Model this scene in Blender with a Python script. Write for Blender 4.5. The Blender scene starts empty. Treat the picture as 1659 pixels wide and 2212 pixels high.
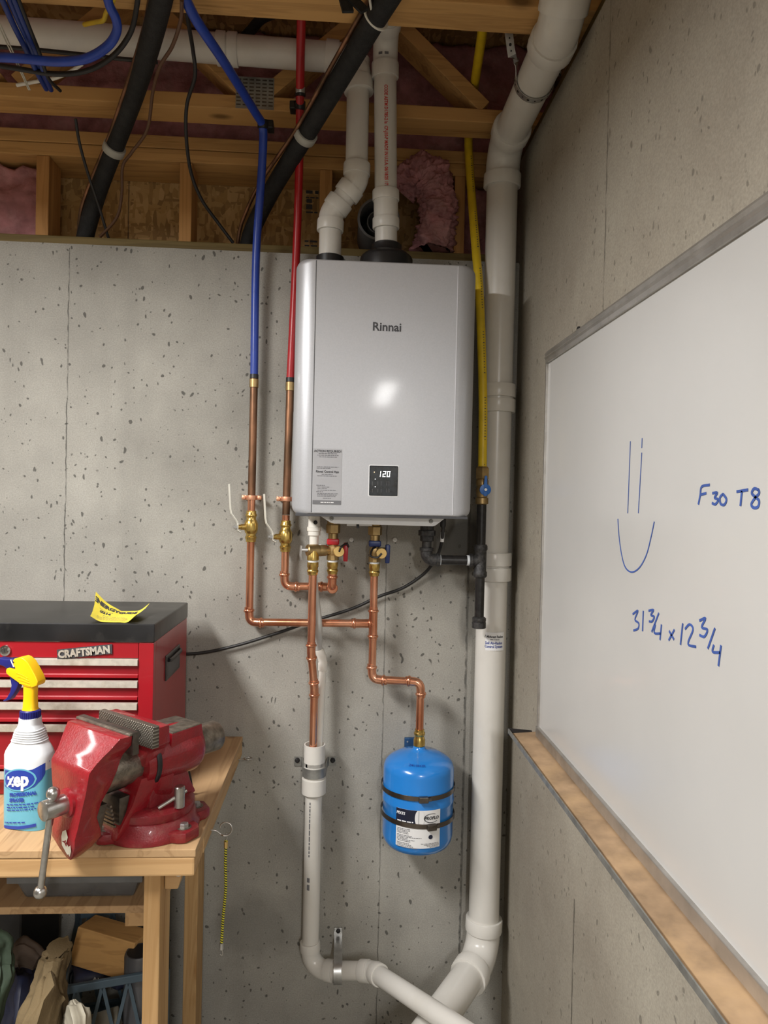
import bpy, bmesh, math, random
from mathutils import Vector as V, Matrix as M, noise
random.seed(7)
S = bpy.context.scene
COL = S.collection
PI = math.pi

# ------------------------------------------------------------------ camera
W, H, F = 1659.0, 2212.0, 1534.0
CAM = V((0.0, -2.1, 1.62))
ROLL = 0.021
_Y = V((-93.5, 23.0, -F)).normalized()
_u = V((math.sin(ROLL), math.cos(ROLL), 0))
_Z = (_u - _Y * _u.dot(_Y)).normalized()
_X = _Y.cross(_Z)
ROT = M((_X, _Y, _Z))
cd = bpy.data.cameras.new('camera')
cd.sensor_fit = 'HORIZONTAL'; cd.sensor_width = 36.0; cd.lens = F * 36.0 / W
cd.clip_start = 0.02; cd.clip_end = 50
cam = bpy.data.objects.new('camera', cd); COL.objects.link(cam)
cam.matrix_world = M.Translation(CAM) @ ROT.to_4x4()
S.camera = cam

# ------------------------------------------------------------------ world, lamps, exposure
wd = bpy.data.worlds.new('world'); S.world = wd; wd.use_nodes = True
wd.node_tree.nodes['Background'].inputs[0].default_value = (0.9, 0.95, 1.0, 1)
wd.node_tree.nodes['Background'].inputs[1].default_value = 0.05
S.view_settings.view_transform = 'Standard'
S.view_settings.look = 'None'
S.view_settings.gamma = 1.0
S.view_settings.use_curve_mapping = False
S.view_settings.exposure = 0.34

def ceiling_lamp(name, loc, sx, sy, power, col=(1, 0.985, 0.965)):
    l = bpy.data.lights.new(name, 'AREA'); l.shape = 'RECTANGLE'; l.size = sx; l.size_y = sy
    l.energy = power; l.color = col
    o = bpy.data.objects.new(name, l); COL.objects.link(o); o.location = loc
    return o
ceiling_lamp('workshop_lamp', (-1.15, -1.50, 2.48), 0.28, 0.9, 62)
ceiling_lamp('side_lamp', (-3.3, -0.6, 2.50), 0.25, 1.2, 32)
ceiling_lamp('room_lamp', (0.34, -4.3, 2.50), 0.14, 1.2, 72)

# ------------------------------------------------------------------ pixel helpers (photo frame 1659 x 2212)
def ray(px, py): return ROT @ V(((px - W / 2) / F, (H / 2 - py) / F, -1.0))
def p(px, py, d):
    v = ray(px, py); return CAM + v * (d / v.y)
def atx(px, py, x):
    v = ray(px, py); return CAM + v * ((x - CAM.x) / v.x)
def atz(px, py, z):
    v = ray(px, py); return CAM + v * ((z - CAM.z) / v.z)
def zz(px, py, d): return p(px, py, d).z

# ------------------------------------------------------------------ materials
MATS = {}
def _new(name):
    m = bpy.data.materials.new(name); m.use_nodes = True; MATS[name] = m
    nt = m.node_tree; b = nt.nodes['Principled BSDF']
    return m, nt, b
def N(nt, t, **k):
    n = nt.nodes.new(t)
    for a, v in k.items():
        if a.startswith('i_'):
            key = a[2:]
            n.inputs[int(key) if key.isdigit() else key.replace('_', ' ')].default_value = v
        else: setattr(n, a, v)
    return n
def coords(nt, scale=(1, 1, 1), rot=(0, 0, 0)):
    tc = N(nt, 'ShaderNodeTexCoord'); mp = N(nt, 'ShaderNodeMapping')
    mp.inputs['Scale'].default_value = scale; mp.inputs['Rotation'].default_value = rot
    nt.links.new(tc.outputs['Object'], mp.inputs['Vector'])
    return mp.outputs['Vector']
def ramp(nt, src, stops):
    r = N(nt, 'ShaderNodeValToRGB')
    e = r.color_ramp.elements
    while len(e) < len(stops): e.new(0.5)
    for el, (pos, c) in zip(e, stops):
        el.position = pos; el.color = (c[0], c[1], c[2], 1) if isinstance(c, (tuple, list)) else (c, c, c, 1)
    nt.links.new(src, r.inputs['Fac']); return r.outputs['Color']
def math_n(nt, op, a, b=None, clamp=False):
    n = N(nt, 'ShaderNodeMath', operation=op); n.use_clamp = clamp
    for i, s in enumerate((a, b)):
        if s is None: continue
        if isinstance(s, (int, float)): n.inputs[i].default_value = s
        else: nt.links.new(s, n.inputs[i])
    return n.outputs[0]
def mixc(nt, fac, a, b, mode='MIX'):
    n = N(nt, 'ShaderNodeMix', data_type='RGBA', blend_type=mode)
    for key, s in (('Factor', fac), ('A', a), ('B', b)):
        sock = [i for i in n.inputs if i.name == key and (i.type == ('VALUE' if key == 'Factor' else 'RGBA'))][0]
        if isinstance(s, (int, float)): sock.default_value = s
        elif isinstance(s, (tuple, list)): sock.default_value = (s[0], s[1], s[2], 1)
        else: nt.links.new(s, sock)
    return [o for o in n.outputs if o.type == 'RGBA'][0]
def bump(nt, b, h, strength=0.3, dist=0.01):
    n = N(nt, 'ShaderNodeBump'); n.inputs['Strength'].default_value = strength; n.inputs['Distance'].default_value = dist
    nt.links.new(h, n.inputs['Height']); nt.links.new(n.outputs['Normal'], b.inputs['Normal'])
def c3(h):
    h = h.lstrip('#'); f = lambda x: ((x / 255 + 0.055) / 1.055) ** 2.4 if x > 10 else x / 255 / 12.92
    return tuple(f(int(h[i:i + 2], 16)) for i in (0, 2, 4))
def pm(name, col, rough=0.5, metal=0.0, var=0.08, scale=30.0, bmp=0.0, spec=0.5, coat=0.0, bscale=None, emis=None, estr=0, alpha=1, trans=0, sub=0, dirt=None, dirt_amt=0.0):
    m, nt, b = _new(name)
    if isinstance(col, str): col = c3(col)
    v = coords(nt)
    n = N(nt, 'ShaderNodeTexNoise'); n.inputs['Scale'].default_value = scale; n.inputs['Detail'].default_value = 4
    nt.links.new(v, n.inputs['Vector'])
    lo = tuple(max(0, c * (1 - var)) for c in col); hi = tuple(min(1, c * (1 + var)) for c in col)
    cc = ramp(nt, n.outputs['Fac'], [(0.3, lo), (0.7, hi)])
    if dirt is not None:
        n2 = N(nt, 'ShaderNodeTexNoise'); n2.inputs['Scale'].default_value = scale * 0.35; n2.inputs['Detail'].default_value = 8
        n2.inputs['Roughness'].default_value = 0.7
        nt.links.new(v, n2.inputs['Vector'])
        f = ramp(nt, n2.outputs['Fac'], [(0.5, 0.0), (0.72, dirt_amt)])
        cc = mixc(nt, f, cc, c3(dirt) if isinstance(dirt, str) else dirt)
    nt.links.new(cc, b.inputs['Base Color'])
    b.inputs['Roughness'].default_value = rough; b.inputs['Metallic'].default_value = metal
    b.inputs['Specular IOR Level'].default_value = spec
    b.inputs['Coat Weight'].default_value = coat; b.inputs['Coat Roughness'].default_value = 0.08
    if alpha < 1: b.inputs['Alpha'].default_value = alpha
    if trans: b.inputs['Transmission Weight'].default_value = trans
    if sub:
        b.inputs['Subsurface Weight'].default_value = sub; b.inputs['Subsurface Radius'].default_value = (0.02, 0.02, 0.02)
    if emis: b.inputs['Emission Color'].default_value = (*emis, 1); b.inputs['Emission Strength'].default_value = estr
    if bmp:
        n3 = N(nt, 'ShaderNodeTexNoise'); n3.inputs['Scale'].default_value = bscale or scale * 4; n3.inputs['Detail'].default_value = 3
        nt.links.new(v, n3.inputs['Vector']); bump(nt, b, n3.outputs['Fac'], bmp, 0.004)
    return m

def wood(name, axis, base, dark, knot=True):
    m, nt, b = _new(name)
    sc = [16, 16, 16]; sc[axis] = 1.1
    v = coords(nt, tuple(sc))
    n = N(nt, 'ShaderNodeTexNoise'); n.inputs['Scale'].default_value = 1.6; n.inputs['Detail'].default_value = 6; n.inputs['Distortion'].default_value = 0.8
    nt.links.new(v, n.inputs['Vector'])
    w = N(nt, 'ShaderNodeMath', operation='SINE')
    nt.links.new(math_n(nt, 'MULTIPLY', n.outputs['Fac'], 38.0), w.inputs[0])
    g = math_n(nt, 'ADD', math_n(nt, 'MULTIPLY', w.outputs[0], 0.09), n.outputs['Fac'])
    col = ramp(nt, g, [(0.15, c3(dark)), (0.5, c3(base)), (0.85, tuple(min(1, x * 1.15) for x in c3(base)))])
    ks = [5.5, 5.5, 5.5]; ks[axis] = 2.6
    v2 = coords(nt, tuple(ks))
    vo = N(nt, 'ShaderNodeTexVoronoi'); vo.inputs['Scale'].default_value = 1.0; vo.inputs['Randomness'].default_value = 1.0
    nt.links.new(v2, vo.inputs['Vector'])
    k = ramp(nt, vo.outputs['Distance'], [(0.035, 0.85), (0.10, 0.0)])
    col = mixc(nt, k, col, tuple(x * 0.33 for x in c3(dark)))
    n4 = N(nt, 'ShaderNodeTexNoise'); n4.inputs['Scale'].default_value = 0.25; n4.inputs['Detail'].default_value = 3
    nt.links.new(v, n4.inputs['Vector'])
    col = mixc(nt, ramp(nt, n4.outputs['Fac'], [(0.35, 0.0), (0.75, 0.35)]), col, c3(dark))
    nt.links.new(col, b.inputs['Base Color']); b.inputs['Roughness'].default_value = 0.62
    b.inputs['Specular IOR Level'].default_value = 0.3
    bump(nt, b, n.outputs['Fac'], 0.12, 0.004)
    return m

def concrete(name, base, light, axis, cracks=(), stains=(), pit=1.0):
    """axis: 0 for a wall seen in X/Z, 1 for one seen in Y/Z"""
    m, nt, b = _new(name)
    v = coords(nt)
    n1 = N(nt, 'ShaderNodeTexNoise'); n1.inputs['Scale'].default_value = 2.2; n1.inputs['Detail'].default_value = 6; n1.inputs['Roughness'].default_value = 0.62
    nt.links.new(v, n1.inputs['Vector'])
    col = ramp(nt, n1.outputs['Fac'], [(0.30, c3(base)), (0.70, c3(light))])
    # slow vertical streaks
    st = coords(nt, (9, 9, 0.9)); n2 = N(nt, 'ShaderNodeTexNoise'); n2.inputs['Scale'].default_value = 1.0; n2.inputs['Detail'].default_value = 3
    nt.links.new(st, n2.inputs['Vector'])
    col = mixc(nt, ramp(nt, n2.outputs['Fac'], [(0.50, 0.0), (0.85, 0.30)]), col, tuple(x * 0.70 for x in c3(base)))
    n5 = N(nt, 'ShaderNodeTexNoise'); n5.inputs['Scale'].default_value = 0.9; n5.inputs['Detail'].default_value = 4
    nt.links.new(v, n5.inputs['Vector'])
    col = mixc(nt, ramp(nt, n5.outputs['Fac'], [(0.45, 0.0), (0.7, 0.35)]), col, tuple(x * 0.72 for x in c3(base)))
    # fine sand
    n3 = N(nt, 'ShaderNodeTexNoise'); n3.inputs['Scale'].default_value = 260; n3.inputs['Detail'].default_value = 2
    nt.links.new(v, n3.inputs['Vector'])
    col = mixc(nt, 0.22, col, ramp(nt, n3.outputs['Fac'], [(0.3, 0.25), (0.7, 0.75)]), 'OVERLAY')
    # bug holes: voronoi cells, only some of them, stretched and twisted by noise
    nn = N(nt, 'ShaderNodeTexNoise'); nn.inputs['Scale'].default_value = 18; nn.inputs['Detail'].default_value = 1
    nt.links.new(v, nn.inputs['Vector'])
    def pits(sc, thr, r0, r1, stretch):
        vv = coords(nt, stretch)
        add = N(nt, 'ShaderNodeVectorMath', operation='MULTIPLY_ADD'); add.inputs[1].default_value = (0.035, 0.035, 0.035)
        nt.links.new(nn.outputs['Color'], add.inputs[0]); nt.links.new(vv, add.inputs[2])
        vo = N(nt, 'ShaderNodeTexVoronoi'); vo.inputs['Scale'].default_value = sc
        nt.links.new(add.outputs[0], vo.inputs['Vector'])
        sep = N(nt, 'ShaderNodeSeparateColor'); nt.links.new(vo.outputs['Color'], sep.inputs[0])
        on = math_n(nt, 'GREATER_THAN', sep.outputs[0], thr)
        size = math_n(nt, 'MULTIPLY', sep.outputs[1], r1)
        d = math_n(nt, 'SUBTRACT', math_n(nt, 'ADD', size, r0), vo.outputs['Distance'])
        f = math_n(nt, 'MULTIPLY', d, 14.0, True)
        return math_n(nt, 'MULTIPLY', f, on, True)
    pa = pits(30, 0.42, 0.04, 0.15, (1, 1, 1)); pb = pits(64, 0.35, 0.07, 0.22, (1, 1, 0.7)); pc = pits(13, 0.72, 0.02, 0.09, (1.0, 1.0, 0.6))
    pt = math_n(nt, 'MAXIMUM', math_n(nt, 'MAXIMUM', pa, pb), pc)
    pt = math_n(nt, 'MULTIPLY', pt, 0.78 * pit)
    col = mixc(nt, pt, col, tuple(x * 0.22 for x in c3(base)))
    # cracks and form joints: (coordinate, z0, z1, width, strength)
    sepv = N(nt, 'ShaderNodeSeparateXYZ'); nt.links.new(v, sepv.inputs[0])
    hs = sepv.outputs[axis]; zs = sepv.outputs[2]
    wob = N(nt, 'ShaderNodeTexNoise'); wob.inputs['Scale'].default_value = 26; wob.inputs['Detail'].default_value = 3
    nt.links.new(v, wob.inputs['Vector'])
    wv = math_n(nt, 'MULTIPLY', math_n(nt, 'SUBTRACT', wob.outputs['Fac'], 0.5), 0.009)
    ht = None
    for (x0, z0, z1, wdt, sg) in cracks:
        dx = math_n(nt, 'ABSOLUTE', math_n(nt, 'ADD', math_n(nt, 'SUBTRACT', hs, x0), wv))
        f = math_n(nt, 'MULTIPLY', math_n(nt, 'SUBTRACT', 1.0, math_n(nt, 'DIVIDE', dx, wdt)), 2.0, True)
        f = math_n(nt, 'MULTIPLY', f, math_n(nt, 'MULTIPLY', math_n(nt, 'GREATER_THAN', zs, z0), math_n(nt, 'LESS_THAN', zs, z1)))
        gap = ramp(nt, n2.outputs['Fac'] if False else wob.outputs['Fac'], [(0.32, 0.25), (0.55, 1.0)])
        f = math_n(nt, 'MULTIPLY', math_n(nt, 'MULTIPLY', f, gap), sg, True)
        col = mixc(nt, f, col, tuple(x * 0.18 for x in c3(base)))
        ht = f if ht is None else math_n(nt, 'MAXIMUM', ht, f)
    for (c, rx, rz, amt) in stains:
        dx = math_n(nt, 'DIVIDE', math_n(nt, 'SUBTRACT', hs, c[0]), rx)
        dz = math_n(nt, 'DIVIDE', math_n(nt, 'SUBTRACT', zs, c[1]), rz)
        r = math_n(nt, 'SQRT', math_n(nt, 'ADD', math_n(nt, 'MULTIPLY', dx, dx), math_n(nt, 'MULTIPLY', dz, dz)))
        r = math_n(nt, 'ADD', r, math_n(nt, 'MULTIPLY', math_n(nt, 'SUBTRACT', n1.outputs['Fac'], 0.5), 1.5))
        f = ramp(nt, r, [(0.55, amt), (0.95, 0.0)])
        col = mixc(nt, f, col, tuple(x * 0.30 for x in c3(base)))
    nt.links.new(col, b.inputs['Base Color'])
    b.inputs['Roughness'].default_value = 0.86; b.inputs['Specular IOR Level'].default_value = 0.25
    hgt = math_n(nt, 'SUBTRACT', math_n(nt, 'MULTIPLY', n3.outputs['Fac'], 0.12), pa)
    bump(nt, b, hgt, 0.45, 0.004)
    return m

concrete('concrete_back', '8c8982', 'b0ada4', 0,
         cracks=[(-0.792, 0.9, 2.33, 0.0022, 0.8), (0.139, 0.0, 1.62, 0.0024, 0.6), (0.385, 0.0, 1.62, 0.0045, 0.7)],
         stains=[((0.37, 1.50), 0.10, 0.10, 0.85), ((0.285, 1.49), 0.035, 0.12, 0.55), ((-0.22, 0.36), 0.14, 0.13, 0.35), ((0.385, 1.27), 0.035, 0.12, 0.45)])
concrete('concrete_side', '948c7f', 'aca698', 1, cracks=[(-0.62, 0.0, 0.78, 0.005, 0.7), (-0.70, 2.0, 2.7, 0.004, 0.6), (-1.55, 0, 2.7, 0.006, 0.5)], pit=0.6)
concrete('concrete_floor', '827e76', '9b978d', 0)
WX = wood('pine_x', 0, 'c89c62', '9c7342'); WY = wood('pine_y', 1, 'c89c62', '9c7342'); WZ = wood('pine_z', 2, 'be8e56', '966838')
BX = wood('bench_pine_x', 0, 'c6a274', 'a67d4e'); BY = wood('bench_pine_y', 1, 'c29f72', '9b764c'); BZ = wood('bench_pine_z', 2, 'bd996a', '9c7344')
wood('treated_x', 0, '7c6a40', '564726'); wood('ply_worn', 1, 'bd9c74', '8f6d4a')
def osb():
    m, nt, b = _new('osb')
    cols = []
    base = None
    for i, (rot, s) in enumerate(((0.4, (75, 30, 24)), (1.3, (22, 30, 80)), (2.3, (85, 30, 30)))):
        v = coords(nt, s, (0, rot, 0))
        vo = N(nt, 'ShaderNodeTexVoronoi'); vo.inputs['Scale'].default_value = 1.0
        nt.links.new(v, vo.inputs['Vector'])
        sp = N(nt, 'ShaderNodeSeparateColor'); nt.links.new(vo.outputs['Color'], sp.inputs[0])
        c = ramp(nt, sp.outputs[0], [(0.0, c3('967548')), (0.5, c3('b8945c')), (1.0, c3('d0ac78'))])
        base = c if base is None else mixc(nt, math_n(nt, 'GREATER_THAN', sp.outputs[1], 0.5), base, c)
    nt.links.new(base, b.inputs['Base Color']); b.inputs['Roughness'].default_value = 0.7
    return m
osb()
pm('insulation', 'ad7a7d', 0.95, var=0.30, scale=22, bmp=1.0, bscale=60, spec=0.1, dirt='d3b0ac', dirt_amt=0.5)
pm('pvc', 'dad7d0', 0.28, var=0.03, scale=8, spec=0.5, dirt='a89f8c', dirt_amt=0.22)
pm('pvc_vent', 'd6d3cc', 0.33, var=0.03, scale=8, dirt='a09a8c', dirt_amt=0.25)
pm('pvc_white', 'e9e6dd', 0.3, var=0.02, scale=10)
pm('vinyl', (0.52, 0.52, 0.49), 0.22, var=0.05)
def copper(name, a, b_, c, rough):
    m, nt, b = _new(name)
    v = coords(nt, (14, 14, 5)); n = N(nt, 'ShaderNodeTexNoise'); n.inputs['Scale'].default_value = 1.5; n.inputs['Detail'].default_value = 6
    nt.links.new(v, n.inputs['Vector'])
    nt.links.new(ramp(nt, n.outputs['Fac'], [(0.32, a), (0.5, b_), (0.7, c)]), b.inputs['Base Color'])
    b.inputs['Metallic'].default_value = 0.9; b.inputs['Roughness'].default_value = rough
    return m
copper('copper', (0.58, 0.22, 0.12), (0.76, 0.35, 0.21), (0.90, 0.47, 0.31), 0.23)
copper('copper_aged', (0.10, 0.060, 0.035), (0.20, 0.105, 0.06), (0.36, 0.18, 0.10), 0.40)
pm('copper_strap', (0.72, 0.36, 0.22), 0.45, 0.8, var=0.1)
pm('brass', (0.62, 0.43, 0.13), 0.28, 0.95, var=0.2, scale=60)
pm('brass_dull', (0.42, 0.29, 0.13), 0.4, 0.9, var=0.2, scale=50)
pm('brass_cap', (0.75, 0.52, 0.20), 0.35, 0.8, var=0.05)
pm('tape_white', 'dfe3e6', 0.6, var=0.06, scale=120)
pm('black_iron', (0.018, 0.017, 0.017), 0.33, 0.2, var=0.4, scale=90, spec=0.5, dirt='55504a', dirt_amt=0.25)
pm('iron_fitting', (0.045, 0.044, 0.045), 0.42, 0.4, var=0.5, scale=160, bmp=0.3, dirt='6b665c', dirt_amt=0.4)
pm('silver_paint', (0.47, 0.475, 0.495), 0.42, 0.42, var=0.03, scale=300, coat=0.10, spec=0.4)
pm('bracket_paint', (0.70, 0.70, 0.74), 0.4, 0.1, var=0.02)
pm('seam_dark', (0.06, 0.06, 0.065), 0.6)
pm('black_plastic', (0.012, 0.012, 0.013), 0.38, var=0.2)
pm('panel_glass', (0.016, 0.020, 0.026), 0.12, var=0.5, scale=60, spec=0.6)
pm('led_white', (1, 1, 1), 0.4, emis=(1, 1, 1), estr=1.3)
pm('led_amber', (1, 0.7, 0.45), 0.4, emis=(1, 0.65, 0.35), estr=1.3)
pm('print_dark', (0.05, 0.05, 0.055), 0.5)
pm('print_grey', (0.16, 0.16, 0.17), 0.6)
pm('print_white', (0.85, 0.87, 0.9), 0.5)
pm('print_red', (0.62, 0.06, 0.05), 0.5)
pm('print_blue', (0.03, 0.06, 0.30), 0.5)
pm('sticker_grey', (0.40, 0.40, 0.415), 0.5, 0.2, var=0.03)
pm('sticker_white', (0.80, 0.80, 0.80), 0.45, var=0.02)
pm('pex_blue', (0.018, 0.055, 0.36), 0.33, var=0.1); pm('pex_red', (0.42, 0.008, 0.012), 0.33, var=0.1)
pm('gas_yellow', (0.72, 0.50, 0.015), 0.42, var=0.1)
pm('foam_black', (0.009, 0.009, 0.009), 0.75, var=0.5, scale=60, bmp=0.3, dirt='3a3a3a', dirt_amt=0.25)
pm('cable_black', (0.013, 0.012, 0.012), 0.5); pm('cable_brown', (0.10, 0.045, 0.02), 0.5)
pm('cable_blue', (0.012, 0.032, 0.18), 0.4); pm('cable_white', (0.7, 0.68, 0.6), 0.5); pm('cable_yellow', (0.62, 0.42, 0.02), 0.5)
pm('tie_grey', (0.42, 0.42, 0.38), 0.5); pm('string_white', (0.5, 0.47, 0.38), 0.6)
pm('galvanized', (0.55, 0.55, 0.54), 0.38, 0.85, var=0.2, scale=40)
pm('galvanized_dull', (0.33, 0.33, 0.31), 0.5, 0.7, var=0.25, scale=40)
pm('steel', (0.50, 0.49, 0.47), 0.28, 0.95, var=0.12, scale=80)
pm('steel_worn', (0.26, 0.23, 0.19), 0.42, 0.85, var=0.4, scale=60, bmp=0.2, dirt='51402c', dirt_amt=0.6)
pm('steel_dark', (0.12, 0.105, 0.09), 0.4, 0.85, var=0.4, scale=60)
pm('band_steel', (0.16, 0.135, 0.115), 0.32, 0.9, var=0.15)
pm('tank_blue', (0.02, 0.22, 0.66), 0.22, var=0.04, scale=12, coat=0.5)
pm('bracket_blue', (0.03, 0.09, 0.20), 0.45, 0.3)
pm('grey_vent', (0.20, 0.20, 0.205), 0.5, var=0.08); pm('grey_vent_dark', (0.07, 0.07, 0.075), 0.6)
pm('board_white', (0.56, 0.555, 0.54), 0.25, var=0.03, scale=3.5, coat=0.1)
pm('aluminium', (0.47, 0.45, 0.42), 0.4, 0.75, var=0.12, scale=25, dirt='6b5f50', dirt_amt=0.4)
pm('tray_dust', (0.40, 0.27, 0.16), 0.75, 0.1, var=0.3, scale=18, dirt='c9a77a', dirt_amt=0.55)
pm('marker_blue', (0.045, 0.10, 0.36), 0.5, var=0.15)
pm('box_red', (0.33, 0.009, 0.016), 0.30, var=0.06, scale=10, coat=0.3)
pm('drawer_red', (0.26, 0.007, 0.014), 0.33, var=0.06, scale=10, coat=0.2)
pm('lid_black', (0.012, 0.012, 0.013), 0.33, var=0.5, scale=9, dirt='5d5a55', dirt_amt=0.6)
pm('pull_alu', (0.62, 0.58, 0.50), 0.42, 0.45, var=0.12, scale=60, dirt='8d7a5c', dirt_amt=0.5)
pm('chrome', (0.65, 0.65, 0.65), 0.16, 1.0, var=0.05)
pm('vise_red', (0.24, 0.006, 0.012), 0.30, var=0.12, scale=60, bmp=0.25, bscale=230, coat=0.4, dirt='5a3a34', dirt_amt=0.18)
pm('vise_red_dusty', (0.21, 0.010, 0.016), 0.42, var=0.15, scale=50, bmp=0.2, bscale=200, coat=0.15, dirt='8a6a5a', dirt_amt=0.45)
pm('paint_chip', (0.72, 0.68, 0.56), 0.5)
pm('paper_yellow', (0.80, 0.66, 0.07), 0.6, var=0.04)
pm('spray_yellow', (0.90, 0.52, 0.005), 0.3, var=0.03); pm('spray_blue', (0.014, 0.016, 0.15), 0.35)
pm('bottle_plastic', (0.72, 0.74, 0.76), 0.32, var=0.02, sub=0.25)
pm('bottle_liquid', (0.13, 0.42, 0.55), 0.3, var=0.04, sub=0.15)
pm('zep_blue', (0.02, 0.05, 0.33), 0.4)
pm('bin_clear', (0.15, 0.15, 0.15), 0.25, var=0.1, alpha=0.75); pm('bin_junk', (0.06, 0.04, 0.03), 0.7, var=0.8, scale=40)
pm('crate_blue', (0.055, 0.085, 0.11), 0.5, var=0.1)
pm('canvas_tan', (0.14, 0.098, 0.045), 0.85, var=0.15, scale=9, bmp=0.3, bscale=200)  # canvas, cloth and crate contents coloured darker to stand in for under-bench shade
pm('cloth_green', (0.030, 0.048, 0.028), 0.85, var=0.4, scale=14, bmp=0.4); pm('bag_blue', (0.010, 0.013, 0.034), 0.5, var=0.3)
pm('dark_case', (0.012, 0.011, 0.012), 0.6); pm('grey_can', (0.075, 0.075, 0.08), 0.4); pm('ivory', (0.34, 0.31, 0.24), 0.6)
pm('maroon', (0.10, 0.01, 0.03), 0.5); pm('card_brown', (0.06, 0.038, 0.024), 0.8, var=0.2)
pm('bungee_yellow', (0.55, 0.50, 0.02), 0.6); pm('bolt_maroon', (0.05, 0.008, 0.006), 0.5)
pm('red_handle', (0.50, 0.012, 0.022), 0.35); pm('blue_handle', (0.012, 0.035, 0.17), 0.35); pm('gas_blue', (0.01, 0.14, 0.52), 0.35)
def striped():
    m, nt, b = _new('bungee')
    sp = N(nt, 'ShaderNodeSeparateXYZ'); nt.links.new(coords(nt), sp.inputs[0])
    w = math_n(nt, 'SINE', math_n(nt, 'ADD', math_n(nt, 'MULTIPLY', sp.outputs[2], 1150.0), math_n(nt, 'MULTIPLY', sp.outputs[0], 500.0)))
    nt.links.new(mixc(nt, math_n(nt, 'GREATER_THAN', w, 0.15), (0.60, 0.55, 0.03), (0.01, 0.01, 0.01)), b.inputs['Base Color'])
    b.inputs['Roughness'].default_value = 0.6
striped()
def knurl():
    m, nt, b = _new('knurled_steel')
    v = coords(nt, (1, 1, 1), (0, 0, 0.67))
    sp = N(nt, 'ShaderNodeSeparateXYZ'); nt.links.new(v, sp.inputs[0])
    a = math_n(nt, 'SINE', math_n(nt, 'MULTIPLY', math_n(nt, 'ADD', sp.outputs[0], sp.outputs[2]), 900.0))
    c = math_n(nt, 'SINE', math_n(nt, 'MULTIPLY', math_n(nt, 'SUBTRACT', sp.outputs[0], sp.outputs[2]), 900.0))
    h = math_n(nt, 'MAXIMUM', a, c)
    nt.links.new(ramp(nt, h, [(0.3, (0.26, 0.24, 0.20)), (1.0, (0.10, 0.085, 0.07))]), b.inputs['Base Color'])
    b.inputs['Metallic'].default_value = 0.8; b.inputs['Roughness'].default_value = 0.4
    bump(nt, b, h, 0.5, 0.001)
knurl()

# ------------------------------------------------------------------ mesh builder
def frames(pts):
    n = len(pts); T = []
    for i in range(n):
        a = b_ = None
        j = i - 1
        while j >= 0 and (pts[i] - pts[j]).length < 1e-7: j -= 1
        k = i + 1
        while k < n and (pts[k] - pts[i]).length < 1e-7: k += 1
        if j >= 0: a = (pts[i] - pts[j]).normalized()
        if k < n: b_ = (pts[k] - pts[i]).normalized()
        t = (a + b_) if (a and b_) else (a or b_)
        if t.length < 1e-6: t = a
        T.append(t.normalized())
    t0 = T[0]; ref = V((0, 0, 1)) if abs(t0.z) < 0.9 else V((0, -1, 0))
    u = (ref - t0 * ref.dot(t0)).normalized(); U = [u]
    for i in range(1, n):
        q = T[i - 1].rotation_difference(T[i]); u = q @ u
        u = (u - T[i] * u.dot(T[i])).normalized(); U.append(u)
    return T, U

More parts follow.
